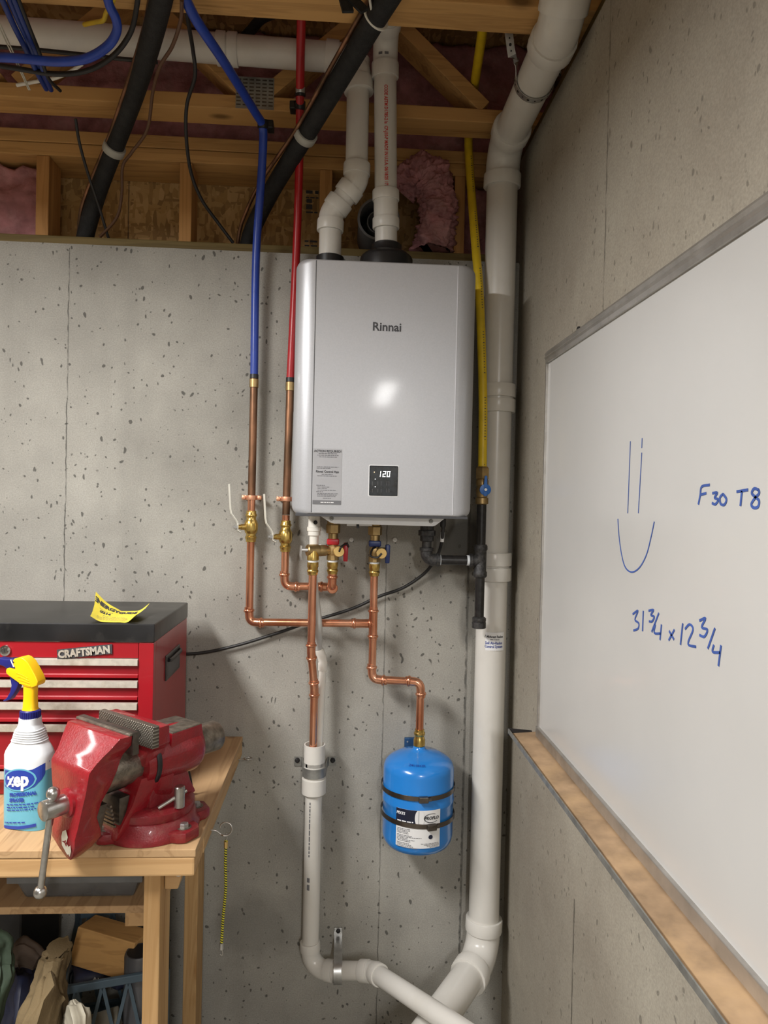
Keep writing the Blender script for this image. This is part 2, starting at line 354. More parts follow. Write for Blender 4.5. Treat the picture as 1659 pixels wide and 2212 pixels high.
class MB:
    def __init__(s): s.v = []; s.f = []; s.m = []
    def add(s, vs, fs):
        o = len(s.v); s.v += [V(x) for x in vs]; s.f += [[i + o for i in f] for f in fs]; return s
    def tube(s, pts, r, n=16, cap=True, sx=1.0, sy=1.0):
        pts = [V(q) for q in pts]
        R = r if isinstance(r, (list, tuple)) else [r] * len(pts)
        T, U = frames(pts); vs = []; fs = []
        for q, t, u, rr in zip(pts, T, U, R):
            w = t.cross(u)
            for k in range(n):
                a = 2 * PI * k / n
                vs.append(q + u * (math.cos(a) * rr * sx) + w * (math.sin(a) * rr * sy))
        for i in range(len(pts) - 1):
            for k in range(n):
                a, b_ = i * n + k, i * n + (k + 1) % n
                fs.append([a, b_, b_ + n, a + n])
        if cap: fs.append(list(range(n))[::-1]); fs.append([(len(pts) - 1) * n + k for k in range(n)])
        return s.add(vs, fs)
    def lathe(s, prof, o=(0, 0, 0), ax=(0, 0, 1), n=20, cap=True, ph=0.0):
        """prof [(r, h)] about axis ax through o"""
        o = V(o); ax = V(ax).normalized()
        ref = V((1, 0, 0)) if abs(ax.x) < 0.9 else V((0, 0, 1))
        u = (ref - ax * ref.dot(ax)).normalized(); w = ax.cross(u); vs = []; fs = []
        for (r, h) in prof:
            for k in range(n):
                a = 2 * PI * k / n + ph
                vs.append(o + ax * h + u * (math.cos(a) * r) + w * (math.sin(a) * r))
        for i in range(len(prof) - 1):
            for k in range(n):
                a, b_ = i * n + k, i * n + (k + 1) % n
                fs.append([a, b_, b_ + n, a + n])
        if cap: fs.append(list(range(n))[::-1]); fs.append([(len(prof) - 1) * n + k for k in range(n)])
        return s.add(vs, fs)
    def box(s, lo, hi, mx=None):
        x0, y0, z0 = lo; x1, y1, z1 = hi
        vs = [V(q) for q in ((x0, y0, z0), (x1, y0, z0), (x1, y1, z0), (x0, y1, z0), (x0, y0, z1), (x1, y0, z1), (x1, y1, z1), (x0, y1, z1))]
        if mx is not None: vs = [mx @ q for q in vs]
        return s.add(vs, [[3, 2, 1, 0], [4, 5, 6, 7], [0, 1, 5, 4], [1, 2, 6, 5], [2, 3, 7, 6], [3, 0, 4, 7]])
    def loft(s, rings, cap=True):
        n = len(rings[0]); vs = [q for r in rings for q in r]; fs = []
        for i in range(len(rings) - 1):
            for k in range(n):
                a, b_ = i * n + k, i * n + (k + 1) % n
                fs.append([a, b_, b_ + n, a + n])
        if cap: fs.append(list(range(n))[::-1]); fs.append([(len(rings) - 1) * n + k for k in range(n)])
        return s.add(vs, fs)
    def prism(s, poly, fn, t0, t1):
        return s.loft([[fn(a, b_, t0) for a, b_ in poly], [fn(a, b_, t1) for a, b_ in poly]])
    def ribbon(s, pts, wdir, w, t):
        pts = [V(q) for q in pts]; T, _ = frames(pts); rings = []
        for i, (q, tt) in enumerate(zip(pts, T)):
            wd_ = V(wdir[i] if isinstance(wdir, list) else wdir); wd_ = (wd_ - tt * wd_.dot(tt)).normalized(); nn = tt.cross(wd_)
            rings.append([q + wd_ * (w / 2) + nn * (t / 2), q - wd_ * (w / 2) + nn * (t / 2), q - wd_ * (w / 2) - nn * (t / 2), q + wd_ * (w / 2) - nn * (t / 2)])
        return s.loft(rings)
    def warp(s, fn): s.v = [fn(q) for q in s.v]; return s
    def build(s, name, mat, parent=None, smooth=38, bevel=0.0, seg=2):
        me = bpy.data.meshes.new(name); me.from_pydata([tuple(q) for q in s.v], [], s.f)
        bm = bmesh.new(); bm.from_mesh(me)
        bmesh.ops.recalc_face_normals(bm, faces=bm.faces)
        if bevel:
            ed = [e for e in bm.edges if len(e.link_faces) == 2 and e.calc_face_angle(0) > 0.6]
            bmesh.ops.bevel(bm, geom=ed, offset=bevel, segments=seg, profile=0.6, affect='EDGES', clamp_overlap=True)
        bm.to_mesh(me); bm.free()
        return link(name, me, mat, parent, smooth)

def link(name, me, mat, parent=None, smooth=38):
    me.materials.clear()
    me.materials.append(MATS[mat] if isinstance(mat, str) else mat)
    if smooth:
        for f in me.polygons: f.use_smooth = True
        me.set_sharp_from_angle(angle=math.radians(smooth))
    o = bpy.data.objects.new(name, me); COL.objects.link(o)
    if parent: attach(o, parent)
    return o
def attach(o, parent):
    o.parent = parent
    # meshes are written in world coordinates, so cancel the parents' offset
    tot = M.Identity(4); q = parent; chain = []
    while q: chain.append(q); q = q.parent
    for q in reversed(chain): tot = tot @ (q.matrix_parent_inverse @ q.matrix_basis if q.parent else q.matrix_basis)
    o.matrix_parent_inverse = tot.inverted()
def thing(name, label, cat, loc, group=None):
    o = bpy.data.objects.new(name, None); COL.objects.link(o); o.location = loc; o.empty_display_size = 0.02
    return tag(o, label, cat, group)
def tag(o, label, cat, group=None):
    o['label'] = label; o['category'] = cat
    if group: o['group'] = group
    return o
def struct(o): o['kind'] = 'structure'; return o
def spline(pts, n=8):
    pts = [V(q) for q in pts]; P = [pts[0] * 2 - pts[1]] + pts + [pts[-1] * 2 - pts[-2]]; out = []
    for i in range(1, len(P) - 2):
        a, b_, c, d = P[i - 1], P[i], P[i + 1], P[i + 2]
        for k in range(n):
            t = k / n
            out.append(0.5 * ((2 * b_) + (c - a) * t + (2 * a - 5 * b_ + 4 * c - d) * t * t + (3 * b_ - a - 3 * c + d) * t ** 3))
    out.append(pts[-1]); return out
def arcpts(A, C, B, R, n=10):
    a = (A - C).normalized(); b_ = (B - C).normalized(); th = a.angle(b_); tl = R / math.tan(th / 2)
    ctr = C + (a + b_).normalized() * (R / math.sin(th / 2))
    s0 = C + a * tl - ctr; s1 = C + b_ * tl - ctr; q = s0.rotation_difference(s1); out = []
    axis, ang = q.to_axis_angle()
    for k in range(n + 1): out.append(ctr + M.Rotation(ang * k / n, 3, axis) @ s0)
    return out, tl
PRESS = [(0, 1.0), (0, 1.13), (0.16, 1.15), (0.24, 1.13), (0.28, 1.30), (0.36, 1.40), (0.46, 1.40), (0.54, 1.30), (0.58, 1.14), (0.9, 1.12), (1, 1.11)]
HUB = [(0, 0.98), (0, 1.18), (0.06, 1.205), (0.92, 1.205), (1.0, 1.19), (1.0, 1.09)]
def fitting(par, path, r, s, mat, kind, name, tl_mid=True, n=20):
    """path: list of points of the bend (tangent to tangent); sockets of length s are added on both ends"""
    d0 = (path[0] - path[1]).normalized(); d1 = (path[-1] - path[-2]).normalized()
    prof = PRESS if kind == 'press' else HUB
    pts = []; R = []
    for f, k in prof: pts.append(path[0] + d0 * (s * (1 - f))); R.append(r * k)
    body = r * (1.11 if kind == 'press' else 1.09)
    for q in path[1:-1]: pts.append(q); R.append(body)
    for f, k in reversed(prof): pts.append(path[-1] + d1 * (s * (1 - f))); R.append(r * k)
    return MB().tube(pts, R, n).build(name, mat, par, 30)
def piperun(par, pts, r, mat, Rb, s, kind, pname='pipe', ename='elbow', fmat=None, start=0.0, end=0.0):
    pts = [V(q) for q in pts]; fmat = fmat or mat
    cur = pts[0]
    for i in range(1, len(pts)):
        if i < len(pts) - 1:
            arc, tl = arcpts(pts[i - 1], pts[i], pts[i + 1], Rb)
            MB().tube([cur, arc[0]], r, 20).build(pname, mat, par)
            fitting(par, arc, r, s, fmat, kind, ename)
            cur = arc[-1]
        else: MB().tube([cur, pts[i]], r, 20).build(pname, mat, par)
def coupling(par, a, b_, r, mat, kind, name='coupling', s=None):
    a, b_ = V(a), V(b_); L = (b_ - a).length; s = s or L * 0.46; d = (b_ - a).normalized()
    return fitting(par, [a + d * s, (a + b_) / 2, b_ - d * s], r, s, mat, kind, name)
_txt = [0]
def text(par, s, size, fn, mat, name='lettering', bold=0.0, align='CENTER', sx=1.0, thick=0.0, shear=0.0):
    cu = bpy.data.curves.new('t', 'FONT'); cu.body = s; cu.size = size; cu.align_x = align; cu.align_y = 'CENTER'
    cu.resolution_u = 2; cu.offset = bold; cu.extrude = thick; cu.shear = shear
    o = bpy.data.objects.new('t', cu); COL.objects.link(o)
    bpy.context.view_layer.update()
    me = bpy.data.meshes.new_from_object(o.evaluated_get(bpy.context.evaluated_depsgraph_get()))
    bpy.data.objects.remove(o); bpy.data.curves.remove(cu)
    for v in me.vertices: v.co = fn(v.co.x * sx, v.co.y, v.co.z)
    me.name = name
    return link(name, me, mat, par, 0)
def flatfn(o, u, v, n):
    o, u, v, n = V(o), V(u), V(v), V(n)
    return lambda a, b_, c=0.0: o + u * a + v * b_ + n * c
def cylfn(cx, cy, r, th0, z0, lift=0.0006, tilt=0.0):
    def g(a, b_, c=0.0):
        t = th0 + a / r; rr = r + lift + c
        return V((cx + rr * math.sin(t), cy - rr * math.cos(t), z0 + b_ + tilt * a))
    return g
def quad(fn, a0, b0, a1, b1, mb=None, c=0.0, nx=1):
    mb = mb or MB()
    for i in range(nx):
        u0 = a0 + (a1 - a0) * i / nx; u1 = a0 + (a1 - a0) * (i + 1) / nx
        mb.add([fn(u0, b0, c), fn(u1, b0, c), fn(u1, b1, c), fn(u0, b1, c)], [[0, 1, 2, 3]])
    return mb
def dashes(fn, x0, x1, y, h, mb, rnd, align='L', words=None):
    x = x0
    while x < x1 - h:
        w = min(rnd.uniform(1.2, 5.0) * h, x1 - x)
        quad(fn, x, y, x + w, y + h, mb, 0.0, max(1, int(w / 0.006))); x += w + h * 0.8
    return mb

# ================================================================== THE SETTING
WT = 2.342            # top of the back foundation wall
TB = 2.690            # underside of the floor trusses
RX = 0.517            # face of the right wall
struct(MB().box((-4.2, 0, 0), (RX, 0.26, WT)).build('wall_back', 'concrete_back', None, 0))
struct(MB().box((RX, -5.6, 0), (RX + 0.22, 0.26, 2.652)).build('wall_right', 'concrete_side', None, 0))
struct(MB().box((-4.4, -5.6, 0), (-4.2, 0.26, 3.05)).build('wall_left', 'concrete_side', None, 0))
struct(MB().box((-4.4, -5.8, 0), (RX + 0.22, -5.6, 3.05)).build('wall_front', 'concrete_back', None, 0))
struct(MB().box((-4.4, -5.8, -0.1), (RX + 0.22, 0.26, 0)).build('floor', 'concrete_floor', None, 0))
struct(MB().box((-4.4, -5.8, 3.046), (RX + 0.22, 0.26, 3.065)).build('ceiling', 'osb', None, 0))
struct(MB().box((-4.2, 0.045, WT), (RX, 0.19, WT + 0.038)).build('trim_1', 'treated_x', None, 0, 0.003))
struct(MB().box((RX + 0.01, -5.6, 2.652), (RX + 0.15, 0.26, TB)).build('trim_2', 'treated_x', None, 0, 0.003))
struct(MB().box((RX + 0.15, -5.6, TB), (RX + 0.17, 0.26, 3.046)).build('trim_3', 'osb', None, 0))

# framed knee wall on the foundation: strand board, studs, doubled top plate
kw = bpy.data.objects.new('wall_knee', None); COL.objects.link(kw); kw.location = (-0.8, 0.1, WT + 0.038); struct(kw)
kw['label'] = 'low stud wall with strand board on top of the foundation wall'
seam = p(278, 430, 2.3).x
for x0, x1 in ((-4.2, seam - 1.3), (seam - 1.297, seam - 0.0015), (seam + 0.0015, RX + 0.15)):
    MB().box((x0, 0.20, WT + 0.038), (x1, 0.212, 3.046)).build('strand_board', 'osb', kw, 0, 0.001)
for z0 in (TB - 0.076, TB - 0.0375):
    MB().box((-4.2, 0.05, z0), (RX - 0.002, 0.199, z0 + 0.037)).build('top_plate', WX, kw, 0, 0.003)
for l, r in ((77, 105), (387, 414), (690, 717), (982, 1005)):
    x0 = p(l, 430, 2.15).x; x1 = p(r, 430, 2.15).x
    MB().box((x0, 0.05, WT + 0.0385), (x1, 0.139, TB - 0.0765)).build('stud', WZ, kw, 0, 0.003)
# stamp ink on the strand board
def stamp(pxs, lines, parent):
    fn = flatfn((0, 0.1995, 0), (1, 0, 0), (0, 0, 1), (0, -1, 0)); mb = MB(); rnd = random.Random(3)
    for (x0, x1, y, h) in lines:
        a = p(x0, y, 2.3); b_ = p(x1, y, 2.3); dashes(fn, a.x, b_.x, a.z, h, mb, rnd)
    mb.build('ink_stamp', 'print_dark', parent, 0)
stamp(None, [(661, 688, 418, 0.010), (661, 688, 428, 0.004), (662, 686, 438, 0.012), (661, 689, 452, 0.016), (661, 688, 460, 0.005), (658, 685, 523, 0.006), (658, 685, 532, 0.005), (660, 674, 540, 0.010)], kw)

# floor trusses parallel to the back wall
xa = p(815, 8, 2.02).x; xj = p(550, 212, 1.98).x; hp = xa - xj
def truss(d0, label):
    y0 = d0 - 2.1; t = thing('floor_truss', label, 'truss', (-0.8, y0 + 0.045, TB), 'floor trusses overhead')
    MB().box((-4.2, y0, TB), (RX + 0.149, y0 + 0.089, TB + 0.038)).build('bottom_chord', WX, t, 0, 0.003)
    MB().box((-4.2, y0, 3.008), (RX + 0.149, y0 + 0.089, 3.046)).build('top_chord', WX, t, 0, 0.003)
    k = -4
    while True:
        x0 = xj + 2 * hp * k; k += 1
        if x0 > 0.7: break
        for x1, sgn in ((x0 + hp, 1), (x0 - hp, -1)):
            if min(x0, x1) < -3.4 or max(x0, x1) > 0.66: continue
            a = V((x0 + sgn * 0.025, 0, TB + 0.045)); b_ = V((x1 - sgn * 0.012, 0, 3.0)); dv = b_ - a
            mx = M.Translation((a.x, y0 + 0.001, a.z)) @ M.Rotation(-math.atan2(dv.z, dv.x), 4, 'Y')
            MB().box((0, 0, -0.019), (dv.length, 0.087, 0.019), mx).build('web', WX, t, 0, 0.002)
    for kk in (0,):
        x0 = xj + 2 * hp * kk
        if x0 > RX: continue
        pl = MB().box((x0 - 0.052, y0 - 0.0014, TB + 0.002), (x0 + 0.052, y0 - 0.0002, TB + 0.088)).build('connector_plate', 'galvanized_dull', t, 0)
        mb = MB()
        for i in range(6):
            for j in range(8):
                cx = x0 - 0.044 + i * 0.0175; cz = TB + 0.010 + j * 0.0098
                mb.box((cx - 0.006, y0 - 0.0022, cz), (cx + 0.006, y0 - 0.0012, cz + 0.0035))
        mb.build('plate_teeth', 'steel_dark', pl, 0)
    return t
truss(1.985, 'pine floor truss nearest the back wall with diagonal webs and metal plate')
truss(1.52, 'pine floor truss overhead at the top edge, crossing in front of the vent pipes')

# insulation
def fbm(q, s, a):
    return a * (noise.noise(q * s) + 0.5 * noise.noise(q * s * 2.3 + V((7, 3, 1))) + 0.25 * noise.noise(q * s * 5.1))
def fluffbox(name, lo, hi, seg, amp, label, grp='pink insulation batts'):
    bm = bmesh.new(); nx, ny, nz = seg; mb = MB()
    def grid(o, u, v, a, b_):
        vs = [V(o) + V(u) * (i / a) + V(v) * (j / b_) for j in range(b_ + 1) for i in range(a + 1)]
        mb.add(vs, [[j * (a + 1) + i, j * (a + 1) + i + 1, (j + 1) * (a + 1) + i + 1, (j + 1) * (a + 1) + i] for j in range(b_) for i in range(a)])
    dx, dy, dz = (hi[i] - lo[i] for i in range(3)); X, Y, Z = (dx, 0, 0), (0, dy, 0), (0, 0, dz)
    grid(lo, X, Z, nx, nz); grid((lo[0], hi[1], lo[2]), X, Z, nx, nz)
    grid(lo, Y, Z, ny, nz); grid((hi[0], lo[1], lo[2]), Y, Z, ny, nz)
    grid(lo, X, Y, nx, ny); grid((lo[0], lo[1], hi[2]), X, Y, nx, ny)
    bm.free()
    c = (V(lo) + V(hi)) / 2
    def wf(q):
        o = q - c; o = V((0, o.y / dy, o.z / dz)).normalized()
        k = fbm(q, 14, amp) + fbm(q + V((3, 3, 3)), 45, amp * 0.35)
        q = q + V((0, o.y * k, o.z * k))
        return V((q.x, min(q.y, hi[1]), q.z))
    mb.warp(wf)
    o = mb.build(name, 'insulation', None, 180)
    me = o.data; bm = bmesh.new(); bm.from_mesh(me); bmesh.ops.remove_doubles(bm, verts=bm.verts, dist=1e-5); bmesh.ops.recalc_face_normals(bm, faces=bm.faces); bm.to_mesh(me); bm.free()
    return tag(o, label, 'insulation', grp)
sx = [p(q, 430, 2.15).x for q in (77, 105, 387, 414, 690, 717, 982, 1005)]
fluffbox('insulation_batt', (sx[0] - 0.42, 0.10, WT + 0.045), (sx[0] - 0.005, 0.195, TB - 0.085), (30, 8, 22), 0.020, 'pink fibreglass batt stuffed in the leftmost knee wall bay')
fluffbox('insulation_batt', (sx[7] + 0.005, 0.11, WT + 0.045), (RX - 0.01, 0.195, TB - 0.085), (16, 8, 26), 0.016, 'pink fibreglass batt in the narrow bay behind the yellow gas line')
fluffbox('insulation_batt', (-2.0, 0.10, TB + 0.004), (RX + 0.12, 0.195, 3.035), (150, 8, 30), 0.014, 'long pink batt standing behind the truss webs above the top plate')
fluffbox('insulation_batt', (-2.0, -0.475, 2.975), (RX + 0.12, -0.14, 3.036), (150, 26, 5), 0.012, 'long pink batt laid flat under the subfloor between two trusses')
bp = spline([p(868, 418, 2.17), p(893, 385, 2.15), p(925, 385, 2.14), p(945, 430, 2.13), p(944, 490, 2.14), p(930, 552, 2.15)], 12)
bp = spline(bp, 3); mb = MB().tube(bp, [0.035 + 0.022 * math.sin(min(1, i / 54) * PI / 2) for i in range(len(bp))], 64)
cc = bp
def wf(q):
    c = min(cc, key=lambda s_: (s_ - q).length_squared); o = (q - c); 
    if o.length < 1e-6: return q
    k = fbm(q, 26, 0.017) + fbm(q + V((1, 5, 2)), 75, 0.010) + fbm(q + V((2, 5, 2)), 190, 0.004)
    return V((q.x + o.normalized().x * k, min(q.y + o.normalized().y * k, 0.195), max(q.z + o.normalized().z * k, WT + 0.041)))
mb.warp(wf)
tag(mb.build('insulation_batt', 'insulation', None, 180), 'torn pink batt curling down above the water heater beside the grey vent', 'insulation', 'pink insulation batts')

# ================================================================== WATER HEATER
HX0, HX1, HZ0, HZ1 = -0.127, 0.341, 1.583, 2.238
HYF, HYB = -0.282, -0.006
wh = thing('water_heater', 'silver wall-hung tankless water heater with a black display, left of the corner', 'water heater', ((HX0 + HX1) / 2, -0.14, HZ0))
def rrect(x0, x1, z0, z1, y, r, n=6):
    out = []
    for cx, cz, a0 in ((x1 - r, z1 - r, 0), (x0 + r, z1 - r, 90), (x0 + r, z0 + r, 180), (x1 - r, z0 + r, 270)):
        for k in range(n + 1):
            a = math.radians(a0 + 90 * k / n); out.append(V((cx + r * math.cos(a), y, cz + r * math.sin(a))))
    return out
rings = [rrect(HX0 + 0.004, HX1 - 0.004, HZ0 + 0.004, HZ1 - 0.004, HYB, 0.022)]
b0 = -0.040
rings.append(rrect(HX0, HX1, HZ0, HZ1, HYF - b0, 0.026))
for k in range(1, 11):
    t = PI / 2 * k / 10; ix = 0.052 * (1 - math.cos(t)); iz = 0.007 * (1 - math.cos(t))
    rings.append(rrect(HX0 + ix, HX1 - ix, HZ0 + iz, HZ1 - iz, HYF - b0 + b0 * math.sin(t), 0.026 * (1 - 0.75 * k / 10)))
rings.append(rrect(HX0 + 0.0535, HX1 - 0.0535, HZ0 + 0.0085, HZ1 - 0.0085, HYF, 0.006))
MB().loft(rings).build('casing', 'silver_paint', wh, 50)
for x in (HX0 + 0.0525, HX1 - 0.0525):
    MB().box((x - 0.0008, HYF - 0.0009, HZ0 + 0.008), (x + 0.0008, HYF + 0.001, HZ1 - 0.008)).build('panel_seam', 'seam_dark' if x < 0 else 'bracket_paint', wh, 0)
MB().box((HX0 + 0.012, HYF + 0.004, HZ0 - 0.0025), (HX1 - 0.012, HYF + 0.03, HZ0 + 0.004)).build('bottom_lip', 'seam_dark', wh, 0, 0.001)
front = lambda x, y: flatfn(p(x, y, 2.1 + HYF - 0.0006) , (1, 0, 0), (0, 0, 1), (0, -1, 0))
text(wh, 'Rinnai', 0.0305, front(836, 707), 'print_dark', 'maker_lettering', 0.0007)
# sticker with printed notice
q0 = p(675, 1089, 2.1 + HYF); q1 = p(739, 970, 2.1 + HYF)
sw, sh = q1.x - q0.x, q1.z - q0.z
sf = flatfn((q0.x, HYF - 0.0008, q0.z), (1, 0, 0), (0, 0, 1), (0, -1, 0))
stk = MB().box((q0.x, HYF - 0.0008, q0.z), (q1.x, HYF + 0.0005, q1.z)).build('notice_sticker', 'sticker_grey', wh, 0)
quad(sf, 0, 0, sw, sh * 0.072, None, 0.0004).build('sticker_band', 'print_grey', stk, 0)
text(stk, 'ACTION REQUIRED!', 0.0082, lambda a, b_, c=0: sf(sw / 2 + a, sh * 0.952 + b_, 0.0005), 'print_dark', 'notice_lettering', 0.00022, sx=0.93)
text(stk, 'Rinnai Central App', 0.0078, lambda a, b_, c=0: sf(sw / 2 + a, sh * 0.587 + b_, 0.0005), 'print_dark', 'notice_lettering', 0.00022, sx=0.97)
mb = MB(); rnd = random.Random(5)
for fy, a, b_ in ((0.905, .18, .86), (0.875, .14, .88), (0.845, .2, .82), (0.665, .12, .88), (0.64, .12, .62), (0.535, .3, .68), (0.505, .15, .85), (0.335, .12, .42), (0.305, .16, .58), (0.28, .16, .5), (0.25, .16, .82), (0.22, .12, .36), (0.19, .16, .88), (0.165, .16, .85), (0.14, .16, .8), (0.105, .36, .64)):
    dashes(lambda x, y, c=0: sf(x, y, 0.0005), sw * a, sw * b_, sh * fy, 0.0016, mb, rnd)
mb.build('notice_print', 'print_grey', stk, 0)
mb = MB(); dashes(lambda x, y, c=0: sf(x, y, 0.0007), sw * .28, sw * .74, sh * 0.03, 0.0018, mb, rnd); mb.build('band_print', 'sticker_white', stk, 0)
# display
c0 = p(797, 1070.5, 2.1 + HYF); c1 = p(860, 1007, 2.1 + HYF)
dsp = MB().box((c0.x, HYF - 0.003, c0.z), (c1.x, HYF + 0.002, c1.z)).build('control_panel', 'panel_glass', wh, 0, 0.0028)
MB().loft([rrect(c0.x - 0.0022, c1.x + 0.0022, c0.z - 0.0022, c1.z + 0.0022, HYF - 0.0006, 0.004), rrect(c0.x - 0.0022, c1.x + 0.0022, c0.z - 0.0022, c1.z + 0.0022, HYF + 0.001, 0.004)]).build('panel_bezel', 'sticker_white', wh, 0)
df = flatfn((0, HYF - 0.0034, 0), (1, 0, 0), (0, 0, 1), (0, -1, 0))
def seg7(cx, cz, w, h, segs):
    t = w * 0.24; mb = MB(); sk = 0.10
    S7 = {'a': (-w/2, h/2 - t, w/2, h/2), 'g': (-w/2, -t/2, w/2, t/2), 'd': (-w/2, -h/2, w/2, -h/2 + t), 'f': (-w/2, 0.3*t, -w/2 + t, h/2), 'b': (w/2 - t, 0.3*t, w/2, h/2), 'e': (-w/2, -h/2, -w/2 + t, -0.3*t), 'c': (w/2 - t, -h/2, w/2, -0.3*t)}
    for s_ in segs:
        x0, z0, x1, z1 = S7[s_]
        mb.add([df(cx + x0 + sk * z0, cz + z0), df(cx + x1 + sk * z0, cz + z0), df(cx + x1 + sk * z1, cz + z1), df(cx + x0 + sk * z1, cz + z1)], [[0, 1, 2, 3]])
    mb.build('digit', 'led_white', dsp, 0)
dz = p(830, 1024, 2.1 + HYF)
seg7(dz.x - 0.0125, dz.z, 0.0075, 0.0150, 'bc'); seg7(dz.x, dz.z, 0.0078, 0.0150, 'abged'); seg7(dz.x + 0.0108, dz.z, 0.0078, 0.0150, 'abcdef')
for x, y, m in ((808.5, 1020, 'led_amber'), (810.5, 1035, 'led_white'), (810.5, 1051.5, 'led_white')):
    q = p(x, y, 2.1 + HYF); MB().lathe([(0.0012, 0), (0.0012, 0.0008)], (q.x, HYF - 0.003, q.z), (0, -1, 0), 10).build('indicator_light', m, dsp, 0)
mb = MB()
for i, x in enumerate((804, 816, 823, 835, 840)):
    for y0, y1 in ((1040, 1049), (1056, 1064)):
        a = p(x, y0, 2.1 + HYF); b_ = p(x + 0.8, y1, 2.1 + HYF); quad(df, a.x, b_.z, a.x + 0.0006, a.z, mb)
mb.build('key_marks', 'print_grey', dsp, 0)
# bottom bracket with screws
BY0 = HYF + 0.045
def bk(x, y): q = p(x, y, 2.1 + BY0); return (q.x, q.z)
poly = [bk(688, 1112), bk(714, 1129), bk(722, 1131), bk(935, 1137), bk(941, 1135), bk(965, 1117)]
MB().prism(poly, lambda a, b_, t: V((a, BY0 + t, b_)), 0, 0.003).build('bottom_bracket', 'sticker_white', wh, 0, 0.0008)
for x, y in ((716.5, 1120), (931, 1126)):
    q = p(x, y, 2.1 + BY0); sc = MB().lathe([(0.0055, 0), (0.0055, 0.002), (0.004, 0.0035)], (q.x, BY0, q.z), (0, -1, 0), 16).build('screw', 'galvanized_dull', wh)
    MB().box((q.x - 0.003, BY0 - 0.0040, q.z - 0.0006), (q.x + 0.003, BY0 - 0.0034, q.z + 0.0006)).build('screw_slot', 'seam_dark', sc, 0)
for x0, x1 in ((749, 770), (775, 804)):
    a = p(x0, 1136, 1.90); b_ = p(x1, 1129, 1.90); MB().box((a.x, a.y, a.z), (b_.x, a.y + 0.004, HZ0 + 0.002)).build('white_tag', 'sticker_white', wh, 0, 0.001)
a = p(773, 1141, 1.90); MB().box((a.x - 0.0035, a.y - 0.003, a.z), (a.x + 0.0035, a.y + 0.006, HZ0 + 0.003)).build('tag_tie', 'black_plastic', wh, 0, 0.001)
a = p(822, 1134, 1.93); b_ = p(877, 1130, 1.93); MB().box((a.x, a.y, a.z), (b_.x, a.y + 0.05, HZ0 + 0.003)).build('under_plate', 'galvanized_dull', wh, 0, 0.001)
# vent collar on top
ex = p(835, 540, 1.94); ix = p(713, 540, 1.95)
MB().lathe([(0.070, HZ1 - 0.005), (0.072, HZ1 + 0.040), (0.070, HZ1 + 0.046), (0.060, HZ1 + 0.055), (0.044, HZ1 + 0.060), (0.041, HZ1 + 0.064), (0.041, HZ1 + 0.080), (0.036, HZ1 + 0.084)], (ex.x, ex.y, 0), (0, 0, 1), 32).build('vent_collar', 'black_plastic', wh)
MB().lathe([(0.038, HZ1 - 0.004), (0.038, HZ1 + 0.045), (0.032, HZ1 + 0.048)], (ix.x, ix.y, 0), (0, 0, 1), 24).build('intake_collar', 'black_plastic', wh)

# ------------------------------------------------------------------ vent pipes above the heater
R2 = 0.0302
t = thing('intake_pipe', 'white plastic air intake pipe with an offset, running left along the ceiling', 'pipe', (ix.x, ix.y, HZ1))
kx = p(771, 300, 1.93).x
k1 = p(713, 463, 1.95); k2 = p(770, 392, 1.93); k3 = V((kx, k2.y, zz(771, 128, 1.93))); k4 = p(-160, 56, 1.90)
piperun(t, [V((ix.x, ix.y, HZ1 + 0.006)), V((ix.x, ix.y, k1.z)), k2, k3], R2, 'pvc_vent', 0.045, 0.030, 'hub')
R3 = 0.0365
arc, tl = arcpts(k2, k3, k4, 0.055)
fitting(t, arc, R2 * 1.12, 0.034, 'pvc_vent', 'hub', 'elbow')
MB().tube([arc[-1], k4], R3, 24).build('pipe', 'pvc_vent', t)
dr = (k4 - k3).normalized(); f0 = (p(514, 118, 1.92) - k3).length
coupling(t, k3 + dr * f0, k3 + dr * (f0 + 0.055), R3 / 1.06, 'pvc_vent', 'hub')
t = thing('exhaust_pipe', 'white plastic exhaust pipe rising straight up with red printing', 'pipe', (ex.x, ex.y, HZ1))
e1 = V((ex.x, ex.y, HZ1 + 0.02)); e2 = p(832, 88, 1.90); e3 = V((e2.x + 0.02, -1.1, e2.z + 0.004))
piperun(t, [e1, e2, e3], R2, 'pvc_vent', 0.062, 0.036, 'hub')
g = lambda y: e1.lerp(e2, (y - 525) / (88 - 525.0))
coupling(t, e1.lerp(e2, (zz(835, 497, 1.94) - e1.z) / (e2.z - e1.z)), e1.lerp(e2, (zz(835, 417, 1.94) - e1.z) / (e2.z - e1.z)), R2, 'pvc_vent', 'hub', s=0.027)
ezm = lambda z: e1.lerp(e2, (z - e1.z) / (e2.z - e1.z))
zc = (zz(833, 215, 1.92) + zz(833, 408, 1.93)) / 2; cm = ezm(zc); lean = (e2 - e1) / (e2.z - e1.z)
def vfn(a, b_, c=0):   # text running down the pipe
    z = zc - a; cc_ = ezm(z); t_ = -0.02 + b_ / R2
    return V((cc_.x + (R2 + 0.0006) * math.sin(t_), cc_.y - (R2 + 0.0006) * math.cos(t_), z))
text(t, 'CODE ASTM D1785-21a  CP-J10-P MADE IN U.S.A. 06/18/25 17:27', 0.0125, vfn, 'print_red', 'red_printing', 0.0004, sx=0.76)
zb = zz(829, 99, 1.85)
mb = MB(); fb = cylfn(e2.x, e2.y, R2 * 1.10, -0.15, zb - 0.012, 0.004); dashes(fb, -0.012, 0.012, 0, 0.007, mb, rnd); mb.build('ink_stamp', 'print_grey', t, 0)
